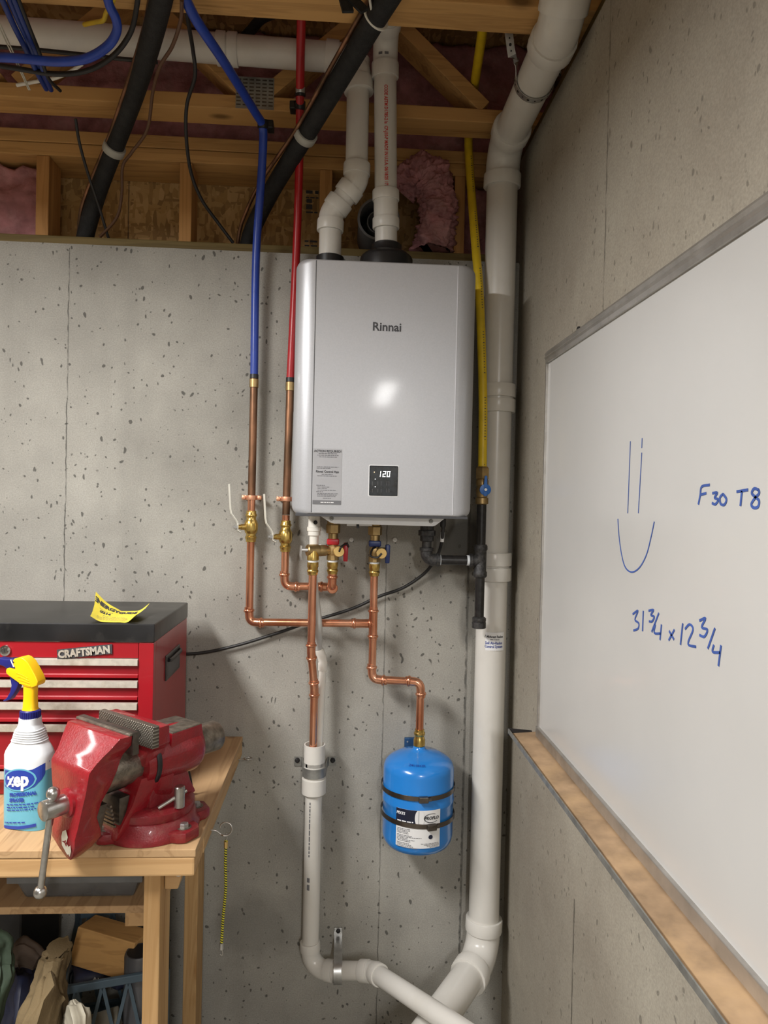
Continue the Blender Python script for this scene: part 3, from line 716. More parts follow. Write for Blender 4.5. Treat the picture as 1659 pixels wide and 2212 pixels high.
# old vent stub on the rim
vc = p(818, 472, 2.12)
t = thing('vent_stub', 'grey concentric vent stub sticking out behind the exhaust pipe', 'vent', (vc.x, 0.19, vc.z))
MB().lathe([(0.060, 0), (0.060, 0.165), (0.063, 0.168), (0.063, 0.175), (0.056, 0.175), (0.056, 0.02)], (vc.x, 0.197, vc.z), (0, -1, 0), 36, cap=False).build('outer_tube', 'grey_vent', t)
MB().lathe([(0.056, 0.0), (0.056, 0.02)], (vc.x, 0.197, vc.z), (0, -1, 0), 30).build('back_disc', 'grey_vent_dark', t)
MB().lathe([(0.034, 0.02), (0.034, 0.15), (0.031, 0.15), (0.031, 0.02)], (vc.x, 0.197, vc.z), (0, -1, 0), 30, cap=False).build('inner_tube', 'grey_vent', t)

# ------------------------------------------------------------------ radon pipe along the corner
RR = 0.0445; rx = 0.446; ry = -0.062
t = thing('radon_pipe', 'large white plastic radon vent pipe standing in the corner', 'pipe', (rx, ry, 0.05))
zt = zz(1092, 345, 2.04)
top = V((rx, ry, zt + 0.03)); b1 = V((rx + 0.004, -0.575, zt + 0.035)); b2 = V((rx + 0.004, -1.15, zt + 0.60))
bot = V((rx - 0.003, ry, zz(1040, 2062, 2.04))); low = p(905, 2262, 1.70)
low2 = bot + (low - bot) * 1.25
piperun(t, [low2, bot, top, b1, b2], RR, 'pvc', 0.075, 0.036, 'hub')
for ya, yb in ((892, 832), (1253, 1193)):
    coupling(t, (rx, ry, zz(1072, ya, 2.04)), (rx, ry, zz(1072, yb, 2.04)), RR * 0.985, 'pvc', 'hub')
rl = zz(1055, 1385, 2.0)
lf = cylfn(rx, ry, RR, -0.02, rl, 0.0007)
lab = quad(lf, -0.030, -0.026, 0.030, 0.026, None, 0, 10).build('label', 'sticker_white', t, 60)
lf2 = cylfn(rx, ry, RR, -0.02, rl, 0.0012)
at_ = lambda dy: (lambda a, b_, c=0: lf2(a, b_ + dy))
text(lab, 'Midwest Radon', 0.0098, lambda a, b_, c=0: lf2(a + 0.002, b_ + 0.0135), 'print_dark', 'label_lettering', 0.0003, sx=0.78)
text(lab, 'Soil Air-Radon', 0.0108, lambda a, b_, c=0: lf2(a - 0.001, b_ - 0.0045), 'print_blue', 'label_lettering', 0.0003, sx=0.78)
text(lab, 'Control System', 0.0108, lambda a, b_, c=0: lf2(a - 0.001, b_ - 0.0145), 'print_blue', 'label_lettering', 0.0003, sx=0.76)
mb = MB(); dashes(lf2, -0.012, 0.014, 0.0045, 0.0018, mb, rnd)
for q in ((-0.027, 0.014), (-0.025, 0.011), (-0.0265, 0.0165), (-0.0285, 0.011)): quad(lf2, q[0], q[1], q[0] + 0.002, q[1] + 0.002, mb)
mb.build('label_print', 'print_dark', lab, 0)
pd = (b2 - b1).normalized(); pu = pd.cross(V((1, 0, 0))); mb = MB(); pu = pu if pu.y < 0 else -pu
for i in range(12):
    o = b1 + pd * (0.12 + i * 0.0085) + pu * (RR + 0.0006) if False else b1 + pd * (0.12 + i * 0.0085) + V((0, pd.z, -pd.y)) * (-(RR + 0.0006)) * 1.0
    h = 0.003 + 0.004 * ((i * 7) % 3) / 2
    mb.add([o + V((-h, 0, 0)) , o + V((h, 0, 0)), o + V((h, 0, 0)) + pd * 0.005, o + V((-h, 0, 0)) + pd * 0.005], [[0, 1, 2, 3]])
mb.build('ink_stamp', 'print_grey', t, 0)
# perforated hanger strap
hy = p(1148, 205, 2.1 - 0.36).y
rc = V((rx + 0.002, -0.40, top.z + 0.026))
rc = V((rx + 0.002, -0.385, top.z + 0.003)); RS = RR + 0.0025
pts = [p(1096, 38, 1.625), p(1099, 70, 1.635), p(1106, 120, 1.66), V((rc.x - RS - 0.003, rc.y - 0.02, rc.z + 0.035))]
wds = [V((1, 0.1, 0)), V((1, 0.1, 0)), V((0.95, 0.3, 0)), V((0.55, 0.8, 0))]
for a in range(180, 361, 12): pts.append(V((rc.x + RS * math.cos(math.radians(a)), rc.y, rc.z + RS * math.sin(math.radians(a))))); wds.append(V((0, 1, 0)))
pts += [V((rc.x + RS, rc.y, rc.z + 0.05)), V((RX - 0.006, rc.y, TB - 0.02))]; wds += [V((0, 1, 0))] * 2
st = thing('hanger_strap', 'perforated galvanized strap holding up the radon pipe under the truss', 'strap', tuple(pts[0]))
ps = spline(pts, 4); pw = spline(wds, 4)
MB().ribbon(ps, [tuple(w) for w in pw], 0.019, 0.0012).build('strap', 'galvanized', st, 30)
T_, U_ = frames(ps); cum = 0; mb = MB(); nxt = 0.015; kk = 0
for i in range(1, len(ps)):
    sl = (ps[i] - ps[i - 1]).length; cum += sl
    if cum > nxt:
        tt = T_[i]; wv = (pw[i] - tt * pw[i].dot(tt)).normalized(); nn = tt.cross(wv)
        for sg in (-1, 1): mb.lathe([(0.0034 if kk % 2 == 0 else 0.002, 0.0006), (0.0034 if kk % 2 == 0 else 0.002, 0.0009)], ps[i], nn * sg, 10)
        nxt += 0.017; kk += 1
mb.build('hole', 'dark_case', st, 0)

# ------------------------------------------------------------------ PEX lines, clips, gas hose
def hose(name, pts, r, mat, label, cat, n=14, sp=10, grp=None):
    q = spline(pts, sp); o = MB().tube(q, r, n).build(name, mat, None, 60)
    return tag(o, label, cat, grp)
BXP = p(549, 815, 2.06); RXP = p(627, 822, 2.06)
bl = thing('blue_pipe', 'blue plastic cold water pipe dropping from the ceiling to copper', 'pipe', tuple(BXP))
MB().tube(spline([p(392, -20, 1.50), p(425, 45, 1.57), p(478, 125, 1.68), p(520, 192, 1.80), p(552, 244, 1.90), p(567, 272, 1.945), p(568, 320, 1.97), p(562, 420, 2.01), p(553, 560, 2.05), V((BXP.x, BXP.y, BXP.z))], 10), 0.0113, 16).build('tube', 'pex_blue', bl)
MB().lathe([(0.0125, 0), (0.0125, 0.012)], BXP - V((0, 0, 0.004)), (0, 0, 1), 18).build('crimp_ring', 'black_plastic', bl)
rd = thing('red_pipe', 'red plastic hot water pipe dropping behind the heater\'s left edge', 'pipe', tuple(RXP))
MB().tube(spline([p(652, -60, 1.74), p(651, 40, 1.80), p(649, 130, 1.86), p(648, 232, 1.945), p(647, 330, 1.99), p(642, 500, 2.04), p(634, 680, 2.055), RXP], 10), 0.0113, 16).build('tube', 'pex_red', rd)
MB().lathe([(0.0125, 0), (0.0125, 0.012)], RXP - V((0, 0, 0.004)), (0, 0, 1), 18).build('crimp_ring', 'black_plastic', rd)
q = p(649, 194, 1.915)
MB().lathe([(0.0122, -0.006), (0.0128, -0.003), (0.0128, 0.005), (0.0122, 0.008)], q, (0, 0.3, -1), 16).build('coupling_ring', 'galvanized', rd)
MB().lathe([(0.0135, -0.005), (0.0135, 0.005)], p(649, 204, 1.922), (0, 0.3, -1), 16).build('coupling_ring', 'black_plastic', rd)
def clip(x, y, d, sgn, label):
    q = p(x, y, d); t = thing('pipe_clip', label, 'clip', tuple(q), 'black pipe clips on the truss')
    MB().lathe([(0.0115, -0.011), (0.0150, -0.010), (0.0150, 0.010), (0.0115, 0.011)], q, (0.03 * sgn, 0.35, -1), 18).build('ring', 'black_plastic', t)
    MB().box((q.x + sgn * 0.010 if sgn > 0 else q.x - 0.028, q.y - 0.003, q.z - 0.010), (q.x + 0.028 if sgn > 0 else q.x - 0.010, q.y + 0.03, q.z + 0.012)).build('nail_tab', 'black_plastic', t, 0, 0.003)
clip(568, 268, 1.945, 1, 'black plastic clip on the blue pipe at its bend'); clip(648, 228, 1.945, -1, 'black plastic clip on the red pipe at the truss')
gl = thing('gas_hose', 'yellow ribbed gas hose hanging between heater and radon pipe', 'gas line', tuple(p(1042, 1005, 1.955)))
q = spline([p(1050, -20, 1.70), p(1043, 60, 1.80), p(1030, 150, 1.94), p(1019, 225, 2.095), p(1012, 300, 2.118), p(1017, 400, 2.09), p(1028, 540, 2.03), p(1036, 640, 2.00), p(1043, 850, 1.97), p(1042, 1012, 1.955)], 40)
# resample evenly for the ribs
L = [0]
for i in range(1, len(q)): L.append(L[-1] + (q[i] - q[i - 1]).length)
ns = int(L[-1] / 0.0026); rs = []; j = 0
for i in range(ns + 1):
    s_ = L[-1] * i / ns
    while j < len(L) - 2 and L[j + 1] < s_: j += 1
    rs.append(q[j].lerp(q[j + 1], (s_ - L[j]) / max(1e-9, L[j + 1] - L[j])))
MB().tube(rs, [0.0128 if i % 2 else 0.0119 for i in range(len(rs))], 14).build('ribbed_tube', 'gas_yellow', gl, 60)
mb = MB(); rnd = random.Random(9)
for i in range(30, len(rs) - 4, 3):
    if (i // 24) % 3 == 2: continue
    q_ = rs[i]; h = rnd.uniform(0.001, 0.0024)
    mb.add([q_ + V((0.004 - h, -0.0126, -0.001)), q_ + V((0.004 + h, -0.0123, -0.001)), q_ + V((0.004 + h, -0.0123, 0.0012)), q_ + V((0.004 - h, -0.0126, 0.0012))], [[0, 1, 2, 3]])
mb.build('hose_print', 'print_dark', gl, 0)

# ------------------------------------------------------------------ gas valve and black iron drip leg
GD = 1.955; gx = p(1038, 1200, GD).x; gy = GD - 2.1
gz = lambda y: zz(1038, y, GD)
gv = thing('gas_valve', 'brass gas shutoff valve with a blue lever above the black pipe', 'valve', (gx, gy, gz(1088)))
MB().lathe([(0.015, gz(1036)), (0.020, gz(1034)), (0.020, gz(1012)), (0.016, gz(1008))], (gx, gy, 0), (0, 0, 1), 6, ph=0.3).build('union_nut', 'brass_dull', gv, 20)
MB().lathe([(0.0135, gz(1090)), (0.018, gz(1088)), (0.018, gz(1076)), (0.0145, gz(1074)), (0.017, gz(1066)), (0.017, gz(1056)), (0.015, gz(1050)), (0.0175, gz(1048)), (0.0175, gz(1038)), (0.014, gz(1034))], (gx, gy, 0), (0, 0, 1), 20).build('body', 'brass_dull', gv)
hz = gz(1058)
MB().lathe([(0.008, 0), (0.008, 0.012), (0.0155, 0.012), (0.0155, 0.018), (0.006, 0.019)], (gx + 0.003, gy - 0.014, hz), (0, -1, 0), 20).build('lever_hub', 'gas_blue', gv)
MB().prism([(-0.0055, 0.0), (0.0055, 0.0), (0.004, 0.038), (-0.003, 0.038)], lambda a, b_, t_: V((gx + 0.003 + a, gy - 0.029 - t_, hz + b_)), 0, 0.004).build('lever', 'gas_blue', gv, 0, 0.001)
MB().prism([(-0.0045, -0.018), (0.0045, -0.018), (0.0055, 0.0), (-0.0055, 0.0)], lambda a, b_, t_: V((gx + 0.003 + a, gy - 0.029 - t_, hz + b_)), 0, 0.004).build('lever_tail', 'gas_blue', gv, 0, 0.001)
MB().lathe([(0.004, 0), (0.004, 0.003)], (gx + 0.003, gy - 0.033, hz), (0, -1, 0), 8).build('lever_screw', 'steel', gv)
ir = thing('iron_gas_pipe', 'black iron gas pipe with tee and capped drip leg beside the heater', 'pipe', (gx, gy, gz(1357)))
IR = 0.0133
MB().lathe([(IR, gz(1180)), (IR, gz(1086))], (gx, gy, 0), (0, 0, 1), 20).build('pipe', 'black_iron', ir)
MB().lathe([(IR, gz(1340)), (IR, gz(1236))], (gx, gy, 0), (0, 0, 1), 20).build('pipe', 'black_iron', ir)
MB().lathe([(IR, gz(1248)), (0.0165, gz(1247)), (0.0190, gz(1244)), (0.0190, gz(1236)), (0.0165, gz(1233)), (0.0165, gz(1190)), (0.0190, gz(1187)), (0.0190, gz(1180)), (0.0165, gz(1176)), (IR, gz(1176))], (gx, gy, 0), (0, 0, 1), 24).build('tee', 'iron_fitting', ir)
tz = gz(1211); ex0 = p(921, 1211, GD).x
MB().lathe([(0.0165, 0.0), (0.0165, 0.022), (0.0190, 0.023), (0.0190, 0.031), (IR, 0.032)], (gx, gy, tz), (-1, 0, 0), 24).build('tee_branch', 'iron_fitting', ir)
MB().tube([V((gx - 0.03, gy, tz)), V((ex0 + 0.03, gy, tz))], IR, 20).build('nipple', 'black_iron', ir)
for xx in (gx - 0.0345, ex0 + 0.036): MB().lathe([(IR + 0.0012, -0.004), (IR + 0.0012, 0.004)], (xx, gy, tz), (1, 0, 0), 20).build('sealant_ring', 'tape_white', ir)
MB().lathe([(0.0165, gz(1357)), (0.0195, gz(1356)), (0.0195, gz(1344)), (0.0180, gz(1343)), (0.0195, gz(1341)), (0.0195, gz(1335)), (0.0165, gz(1333)), (IR, gz(1332))], (gx, gy, 0), (0, 0, 1), 24).build('cap', 'iron_fitting', ir)
arc, tl = arcpts(V((gx, gy, tz)), V((ex0, gy, tz)), V((ex0, gy, tz + 0.2)), 0.020)
pp = [arc[0] + V((0.018, 0, 0)), arc[0] + V((0.017, 0, 0)), arc[0] + V((0.008, 0, 0)), arc[0] + V((0.007, 0, 0))] + arc + [arc[-1] + V((0, 0, 0.004)), arc[-1] + V((0, 0, 0.005)), arc[-1] + V((0, 0, 0.013)), arc[-1] + V((0, 0, 0.014))]
MB().tube(pp, [IR, 0.019, 0.019, 0.0168] + [0.0168] * len(arc) + [0.0168, 0.0195, 0.0195, IR], 22).build('elbow', 'iron_fitting', ir)
z0 = arc[-1].z
MB().lathe([(IR, z0), (IR, HZ0 + 0.004)], (ex0, gy, 0), (0, 0, 1), 20).build('nipple', 'iron_fitting', ir)
MB().lathe([(0.015, gz(1172)), (0.019, gz(1170)), (0.019, gz(1160)), (0.024, gz(1159)), (0.024, gz(1148)), (0.019, gz(1147)), (0.019, gz(1138)), (0.015, gz(1136))], (ex0, gy, 0), (0, 0, 1), 8).build('union', 'iron_fitting', ir, 20)

# ------------------------------------------------------------------ copper water lines
CR = 0.0111
cz = lambda y, d=2.06: zz(545, y, d)
cx0 = p(542, 1150, 2.06).x; hx0 = p(617, 1150, 2.06).x; yw = -0.04
YS = -0.085
sx_c = p(807, 1300, 2.1 + YS).x; sx_h = p(718, 1240, 2.1 + YS).x; sx_r = p(675, 1240, 2.1 - 0.125).x
def ball_valve(x, y, zc_, label):
    t = thing('ball_valve', label, 'valve', (x, y, zc_ - 0.045), 'brass ball valves on the copper lines')
    pr = [(CR, -0.045), (0.0142, -0.0445), (0.0142, -0.037), (0.0165, -0.034), (0.0165, -0.030), (0.0138, -0.027), (0.0138, -0.021), (0.0165, -0.019), (0.019, -0.012), (0.0195, -0.010), (0.0195, 0.008), (0.0175, 0.014), (0.0155, 0.018), (0.0138, 0.021), (0.0138, 0.027), (0.0165, 0.030), (0.0165, 0.034), (0.0142, 0.037), (0.0142, 0.0445), (CR, 0.045)]
    MB().lathe(pr, (x, y, zc_), (0, 0, 1), 20).build('body', 'brass', t)
    ax = V((-0.92, -0.40, 0)).normalized(); s0 = V((x, y, zc_ - 0.002))
    MB().lathe([(0.0085, 0.012), (0.0085, 0.030), (0.0065, 0.031), (0.0065, 0.040)], s0, ax, 16).build('stem', 'brass', t)
    MB().lathe([(0.0075, 0.040), (0.0075, 0.047), (0.004, 0.048), (0.004, 0.053)], s0, ax, 6).build('stem_nut', 'galvanized', t, 20)
    b_ = s0 + ax * 0.039; px_ = V((-1, -0.15, 0)); wd_ = V((0.4, -0.92, 0))
    pts = [b_ + V((0.010, 0, -0.016)), b_ + V((0, 0, -0.010)), b_ + V((0, 0, 0.010)), b_ + px_ * 0.005 + V((0, 0, 0.020)), b_ + px_ * 0.018 + V((0, 0, 0.038)), b_ + px_ * 0.021 + V((0, 0, 0.052)), b_ + px_ * 0.026 + V((0, 0, 0.122))]
    MB().ribbon(pts, wd_, 0.014, 0.0024).build('lever', 'cable_white', t, 20, 0.0008)
    return t
def clamp(x, z, label):
    t = thing('pipe_strap', label, 'pipe strap', (x, -0.002, z), 'copper pipe straps')
    pts = [V((x - 0.028, yw + 0.006, z)), V((x - 0.016, yw + 0.004, z))] + [V((x + 0.0135 * math.cos(a), yw + 0.0135 * math.sin(a), z)) for a in [math.radians(q) for q in range(165, 376, 15)]] + [V((x + 0.016, yw + 0.004, z)), V((x + 0.028, yw + 0.006, z))]
    MB().ribbon(pts, (0, 0, 1), 0.013, 0.003).build('band', 'copper_strap', t, 20, 0.0006)
    for s_ in (-1, 1):
        MB().lathe([(0.004, 0.040), (0.004, -0.002), (0.0065, -0.003), (0.0055, -0.008), (0.002, -0.009)], (x + s_ * 0.0225, yw + 0.006, z), (0, 1, 0), 14).build('screw', 'copper_strap', t)
    return t
cw = thing('cold_copper_line', 'bright copper cold water line running down and across to the tank tee', 'pipe', (cx0, yw, cz(1347)))
zcv = cz(1137); zhv = zz(617, 1158, 2.06)
MB().lathe([(CR, BXP.z - 0.09), (CR, BXP.z + 0.0)], (BXP.x, yw, 0), (0, 0, 1), 20).build('adapter', 'copper_aged', cw)
MB().lathe([(CR, BXP.z - 0.030), (0.0130, BXP.z - 0.029), (0.0130, BXP.z - 0.006), (CR, BXP.z - 0.005)], (BXP.x, yw, 0), (0, 0, 1), 20).build('adapter_sleeve', 'brass_dull', cw)
MB().tube([V((BXP.x, yw, BXP.z - 0.03)), V((cx0, yw, cz(1072)))], CR, 20).build('pipe', 'copper_aged', cw)
MB().tube([V((cx0, yw, cz(1073))), V((cx0, yw, zcv + 0.036))], CR, 20).build('pipe', 'copper', cw)
ctz = zz(806, 1347, 2.1 + YS)
czb = cz(1344)
piperun(cw, [V((cx0, yw, zcv - 0.036)), V((cx0, yw, czb)), V((sx_c, YS, ctz))], CR, 'copper', 0.018, 0.026, 'press')
z_ad = zz(807, 1238, 2.1 + YS)
t1, t2 = V((sx_c, YS, ctz)), V((cx0, yw, czb)); dd = (t2 - t1).normalized()
coupling(cw, V((sx_c, YS, ctz + 0.046)), V((sx_c, YS, ctz - 0.046)), CR, 'copper', 'press', 'tee', 0.024)
fitting(cw, [t1 + dd * 0.004, t1 + dd * 0.008, t1 + dd * 0.020], CR, 0.0, 'copper', 'hub', 'tee_neck')
coupling(cw, t1 + dd * 0.012, t1 + dd * 0.05, CR, 'copper', 'press', 'tee_branch', 0.026)
MB().tube([V((sx_c, YS, z_ad + 0.01)), t1], CR, 20).build('pipe', 'copper', cw)
tkx = 0.236; tky = -0.112
k1 = V((sx_c, YS, zz(807, 1467, 2.1 + YS))); k2 = V((tkx, tky, zz(906, 1473, 1.99))); k3 = V((tkx, tky, zz(904, 1592, 1.985)))
piperun(cw, [t1, k1, k2, k3], CR, 'copper', 0.018, 0.026, 'press')
MB().lathe([(CR, k3.z + 0.022), (0.0135, k3.z + 0.021), (0.0135, k3.z + 0.015), (0.016, k3.z + 0.012), (0.016, k3.z + 0.007), (0.0135, k3.z + 0.003), (0.0145, k3.z - 0.004), (0.0165, k3.z - 0.008), (0.0165, k3.z - 0.024), (0.0140, k3.z - 0.027)], (tkx, tky, 0), (0, 0, 1), 20).build('adapter', 'brass', cw)
hw = thing('hot_copper_line', 'copper hot water line ending in a short loop under the heater', 'pipe', (hx0, yw, zz(613, 1266, 2.06)))
MB().lathe([(CR, RXP.z - 0.09), (CR, RXP.z)], (RXP.x, yw, 0), (0, 0, 1), 20).build('adapter', 'copper_aged', hw)
MB().lathe([(CR, RXP.z - 0.030), (0.0130, RXP.z - 0.029), (0.0130, RXP.z - 0.006), (CR, RXP.z - 0.005)], (RXP.x, yw, 0), (0, 0, 1), 20).build('adapter_sleeve', 'brass_dull', hw)
MB().tube([V((RXP.x, yw, RXP.z - 0.03)), V((hx0, yw, zz(618, 1112, 2.06)))], CR, 20).build('pipe', 'copper_aged', hw)
MB().tube([V((hx0, yw, zz(618, 1113, 2.06))), V((hx0, yw, zhv + 0.036))], CR, 20).build('pipe', 'copper', hw)
hzb = zz(613, 1266, 2.06)
piperun(hw, [V((hx0, yw, zhv - 0.036)), V((hx0, yw, hzb)), V((sx_h, yw, hzb)), ], CR, 'copper', 0.018, 0.026, 'press')
# street elbow turning to the front and up
arc1, _ = arcpts(V((hx0, yw, hzb)), V((sx_h, yw - 0.005, hzb)), V((sx_h, YS - 0.05, hzb)), 0.018)
arc2, _ = arcpts(V((sx_h, yw, hzb)), V((sx_h, YS, hzb)), V((sx_h, YS, hzb + 0.1)), 0.019)
fitting(hw, arc1, CR, 0.024, 'copper', 'press', 'elbow')
fitting(hw, arc2, CR, 0.024, 'copper', 'press', 'elbow')
zsh = zz(718, 1240, 2.1 + YS)
MB().tube([arc2[-1], V((sx_h, YS, zsh + 0.01))], CR, 20).build('pipe', 'copper', hw)
ball_valve(cx0, yw, zcv, 'brass ball valve with white lever on the left copper pipe')
ball_valve(hx0, yw, zhv, 'brass ball valve with white lever on the copper pipe nearest the heater')
clamp(cx0, cz(1075), 'copper strap holding the left copper pipe to the concrete')
clamp(hx0, zz(618, 1078, 2.06), 'copper strap behind the heater\'s lower left corner')

def service_valve(x, y, ytop, ybody, hm, label, flip):
    d = 2.1 + y; z = lambda yy: zz(x_px, yy, d)
    x_px = 718 if flip else 808
    zt_ = HZ0
    zb_ = z(ybody)
    t = thing('service_valve', label, 'valve', (x, y, zb_ - 0.06), 'service valves under the heater')
    MB().lathe([(0.012, zt_ + 0.002), (0.012, zb_ + 0.05)], (x, y, 0), (0, 0, 1), 16).build('port_stub', 'brass_dull', t)
    MB().lathe([(0.016, zb_ + 0.048), (0.0200, zb_ + 0.050), (0.0205, zb_ + 0.072), (0.0175, zb_ + 0.076), (0.0175, zb_ + 0.083), (0.0150, zb_ + 0.085)], (x, y, 0), (0, 0, 1), 6, ph=0.2).build('union_nut', 'brass_dull', t, 20)
    MB().lathe([(0.0140, zb_ + 0.012), (0.0140, zb_ + 0.05)], (x, y, 0), (0, 0, 1), 18).build('neck', 'brass_dull', t)
    MB().box((x - 0.0175, y - 0.0175, zb_ + 0.016), (x + 0.0175, y + 0.0175, zb_ + 0.034)).build('collar', hm, t, 20, 0.006, 3)
    MB().lathe([(0.0130, zb_ - 0.028), (0.0170, zb_ - 0.027), (0.0170, zb_ - 0.013), (0.0145, zb_ - 0.011), (0.0160, zb_), (0.0145, zb_ + 0.012)], (x, y, 0), (0, 0, 1), 10).build('body', 'brass_dull', t, 30)
    cx_ = x + 0.012; 
    MB().lathe([(0.0105, 0.0), (0.0105, 0.024), (0.0150, 0.025), (0.0155, 0.027), (0.0155, 0.036), (0.0140, 0.038), (0.004, 0.038), (0.004, 0.0395)], (cx_, y - 0.004, zb_), V((0.15, -1, 0)), 24).build('drain_cap', 'brass_cap', t)
    a = V((cx_ + 0.006, y - 0.044, zb_))
    pts = [a, a + V((0.006, -0.002, 0.014)), a + V((0.020, 0.012, 0.022)), a + V((0.026, 0.03, 0.012))] if flip else [a, a + V((-0.012, -0.001, -0.011)), a + V((-0.03, 0.008, -0.008)), a + V((-0.026, 0.02, 0.010)), a + V((-0.016, 0.03, 0.016))]
    MB().tube(spline(pts, 6), 0.0028, 8).build('cap_leash', 'black_plastic', t, 60)
    MB().lathe([(0.006, 0.010), (0.006, 0.036)], (x, y, zb_ + 0.008), (1, 0, 0), 12).build('handle_stem', 'brass_dull', t)
    MB().prism([(-0.007, -0.030), (0.007, -0.030), (0.0085, 0.020), (0.004, 0.024), (-0.007, 0.022)], lambda q, r_, s_: V((x + 0.036 + q * 0.9, y - 0.006 - s_, zb_ + r_)), -0.007, 0.007).build('handle', hm, t, 20, 0.003, 2)
    MB().lathe([(0.0135, zb_ - 0.034), (0.0135, zb_ - 0.028)], (x, y, 0), (0, 0, 1), 18).build('thread_tape', 'tape_white', t)
    MB().lathe([(CR, zb_ - 0.068), (0.0138, zb_ - 0.067), (0.0138, zb_ - 0.062), (0.0160, zb_ - 0.059), (0.0160, zb_ - 0.055), (0.0138, zb_ - 0.052), (0.0145, zb_ - 0.047), (0.0158, zb_ - 0.045), (0.0158, zb_ - 0.033)], (x, y, 0), (0, 0, 1), 20).build('press_adapter', 'brass', t)
    return zb_
zbh = service_valve(sx_h, YS, 1130, 1189, 'red_handle', 'brass service valve with red handle under the heater', True)
zbc = service_valve(sx_c, YS, 1140, 1193, 'blue_handle', 'brass service valve with dark blue handle under the heater', False)
# pressure relief valve, on the side of the hot service valve
YR = -0.110
rv = thing('relief_valve', 'brass pressure relief valve with a silver test lever', 'valve', (sx_r, YR, zbh - 0.06))
MB().lathe([(0.0135, -0.020), (0.0135, 0.012), (0.0155, 0.013), (0.0165, 0.028), (0.0155, 0.030), (0.0155, 0.036), (0.0175, 0.037), (0.0175, 0.066), (0.0150, 0.069)], (sx_h - 0.008, YS, zbh), V((sx_r - sx_h, (YR - YS) * 0.9, 0)), 20).build('body', 'brass_dull', rv)
MB().lathe([(0.0167, 0.013), (0.0172, 0.020)], (sx_h - 0.018, YS, zbh), V((sx_r - sx_h, (YR - YS) * 0.9, 0)), 20).build('thread_tape', 'tape_white', rv)
MB().lathe([(0.0125, zbh - 0.028), (0.0165, zbh - 0.026), (0.0165, zbh - 0.014), (0.013, zbh - 0.004), (0.013, zbh)], (sx_r, YR, 0), (0, 0, 1), 20).build('outlet', 'brass', rv)
MB().lathe([(0.0135, zbh - 0.033), (0.0135, zbh - 0.027)], (sx_r, YR, 0), (0, 0, 1), 18).build('thread_tape', 'tape_white', rv)
MB().lathe([(CR, zbh - 0.068), (0.0138, zbh - 0.067), (0.0138, zbh - 0.062), (0.0160, zbh - 0.059), (0.0160, zbh - 0.055), (0.0138, zbh - 0.052), (0.0145, zbh - 0.047), (0.0158, zbh - 0.045), (0.0158, zbh - 0.032)], (sx_r, YR, 0), (0, 0, 1), 20).build('press_adapter', 'brass', rv)
lv = V((sx_r - 0.034, YR - 0.004, zbh + 0.006))
MB().lathe([(0.005, 0), (0.005, 0.02)], lv + V((0.003, 0, -0.004)), (1, 0, 0), 10).build('lever_pin', 'galvanized', rv)
MB().ribbon([lv + V((0.001, 0, 0.008)), lv, lv + V((-0.001, 0, -0.018)), lv + V((0.002, -0.002, -0.034))], (0.5, -0.85, 0), 0.011, 0.002).build('test_lever', 'galvanized', rv, 20, 0.0006)
# relief discharge line into the drain
DX = p(676, 1800, 2.03).x; DY = -0.075
rl_ = thing('relief_copper_line', 'copper relief discharge pipe dropping straight into the white drain', 'pipe', (sx_r, YR, zz(675, 1620, 2.03)))
r1 = V((sx_r, YR, zbh - 0.062)); r2 = V((sx_r, YR, zz(672, 1408, 1.99))); r3 = V((DX - 0.004, DY - 0.012, zz(677, 1486, 2.02))); r4 = V((DX - 0.004, DY - 0.012, zz(676, 1640, 2.03)))
MB().tube([r1, r2], CR, 20).build('pipe', 'copper', rl_); MB().tube([r2, r3], CR, 20).build('pipe', 'copper', rl_); MB().tube([r3, r4], CR, 20).build('pipe', 'copper', rl_)
for a, b_, c in ((r1, r2, r3), (r2, r3, r4)):
    arc, tl = arcpts(a, b_, c, 0.05, 6); fitting(rl_, arc, CR, 0.021, 'copper', 'press', 'offset_elbow')
# condensate line
cdx = p(678, 1140, 1.99).x; cdy = -0.085
cl = thing('condensate_line', 'white condensate drain tube behind the copper relief pipe', 'pipe', (cdx, cdy, zz(697, 1610, 2.05)))
zq = lambda y: zz(678, y, 2.0)
MB().lathe([(0.013, zq(1182)), (0.0130, zq(1158)), (0.0175, zq(1157)), (0.0175, zq(1148)), (0.020, zq(1147)), (0.020, zq(1139)), (0.0175, zq(1138)), (0.0165, zq(1122)), (0.0155, HZ0 + 0.003)], (cdx, cdy, 0), (0, 0, 1), 22).build('trap_fitting', 'pvc_white', cl)
MB().lathe([(0.006, 0.015), (0.006, 0.024), (0.004, 0.025)], (cdx + 0.004, cdy, zq(1130)), (0, -1, 0.1), 8).build('clip_plug', 'black_plastic', cl)
nx_ = p(697, 1440, 2.05).x; ny_ = -0.045
q1 = p(690, 1300, 2.055); q2 = V((nx_, ny_, zz(697, 1422, 2.055)))
MB().tube(spline([V((cdx, cdy, zq(1181))), V((cdx, cdy, zq(1240))), V((p(688, 1345, 2.008).x, -0.092, zz(688, 1345, 2.008))), V((q2.x - 0.012, ny_ - 0.006, q2.z + 0.03)), q2 + V((-0.004, 0, 0.008))], 10), 0.0105, 14).build('clear_tube', 'vinyl', cl, 60)
MB().tube([q2 + V((-0.012, -0.002, 0.026)), q2 + V((-0.0115, -0.002, 0.025)), q2 + V((-0.003, 0, 0.004)), q2 + V((0, 0, -0.01)), q2 + V((0, 0, -0.013)), q2 + V((0, 0, -0.034)), q2 + V((0, 0, -0.035))], [0.0105, 0.0135, 0.0135, 0.0125, 0.0135, 0.0135, 0.0105], 18).build('elbow', 'pvc_white', cl)
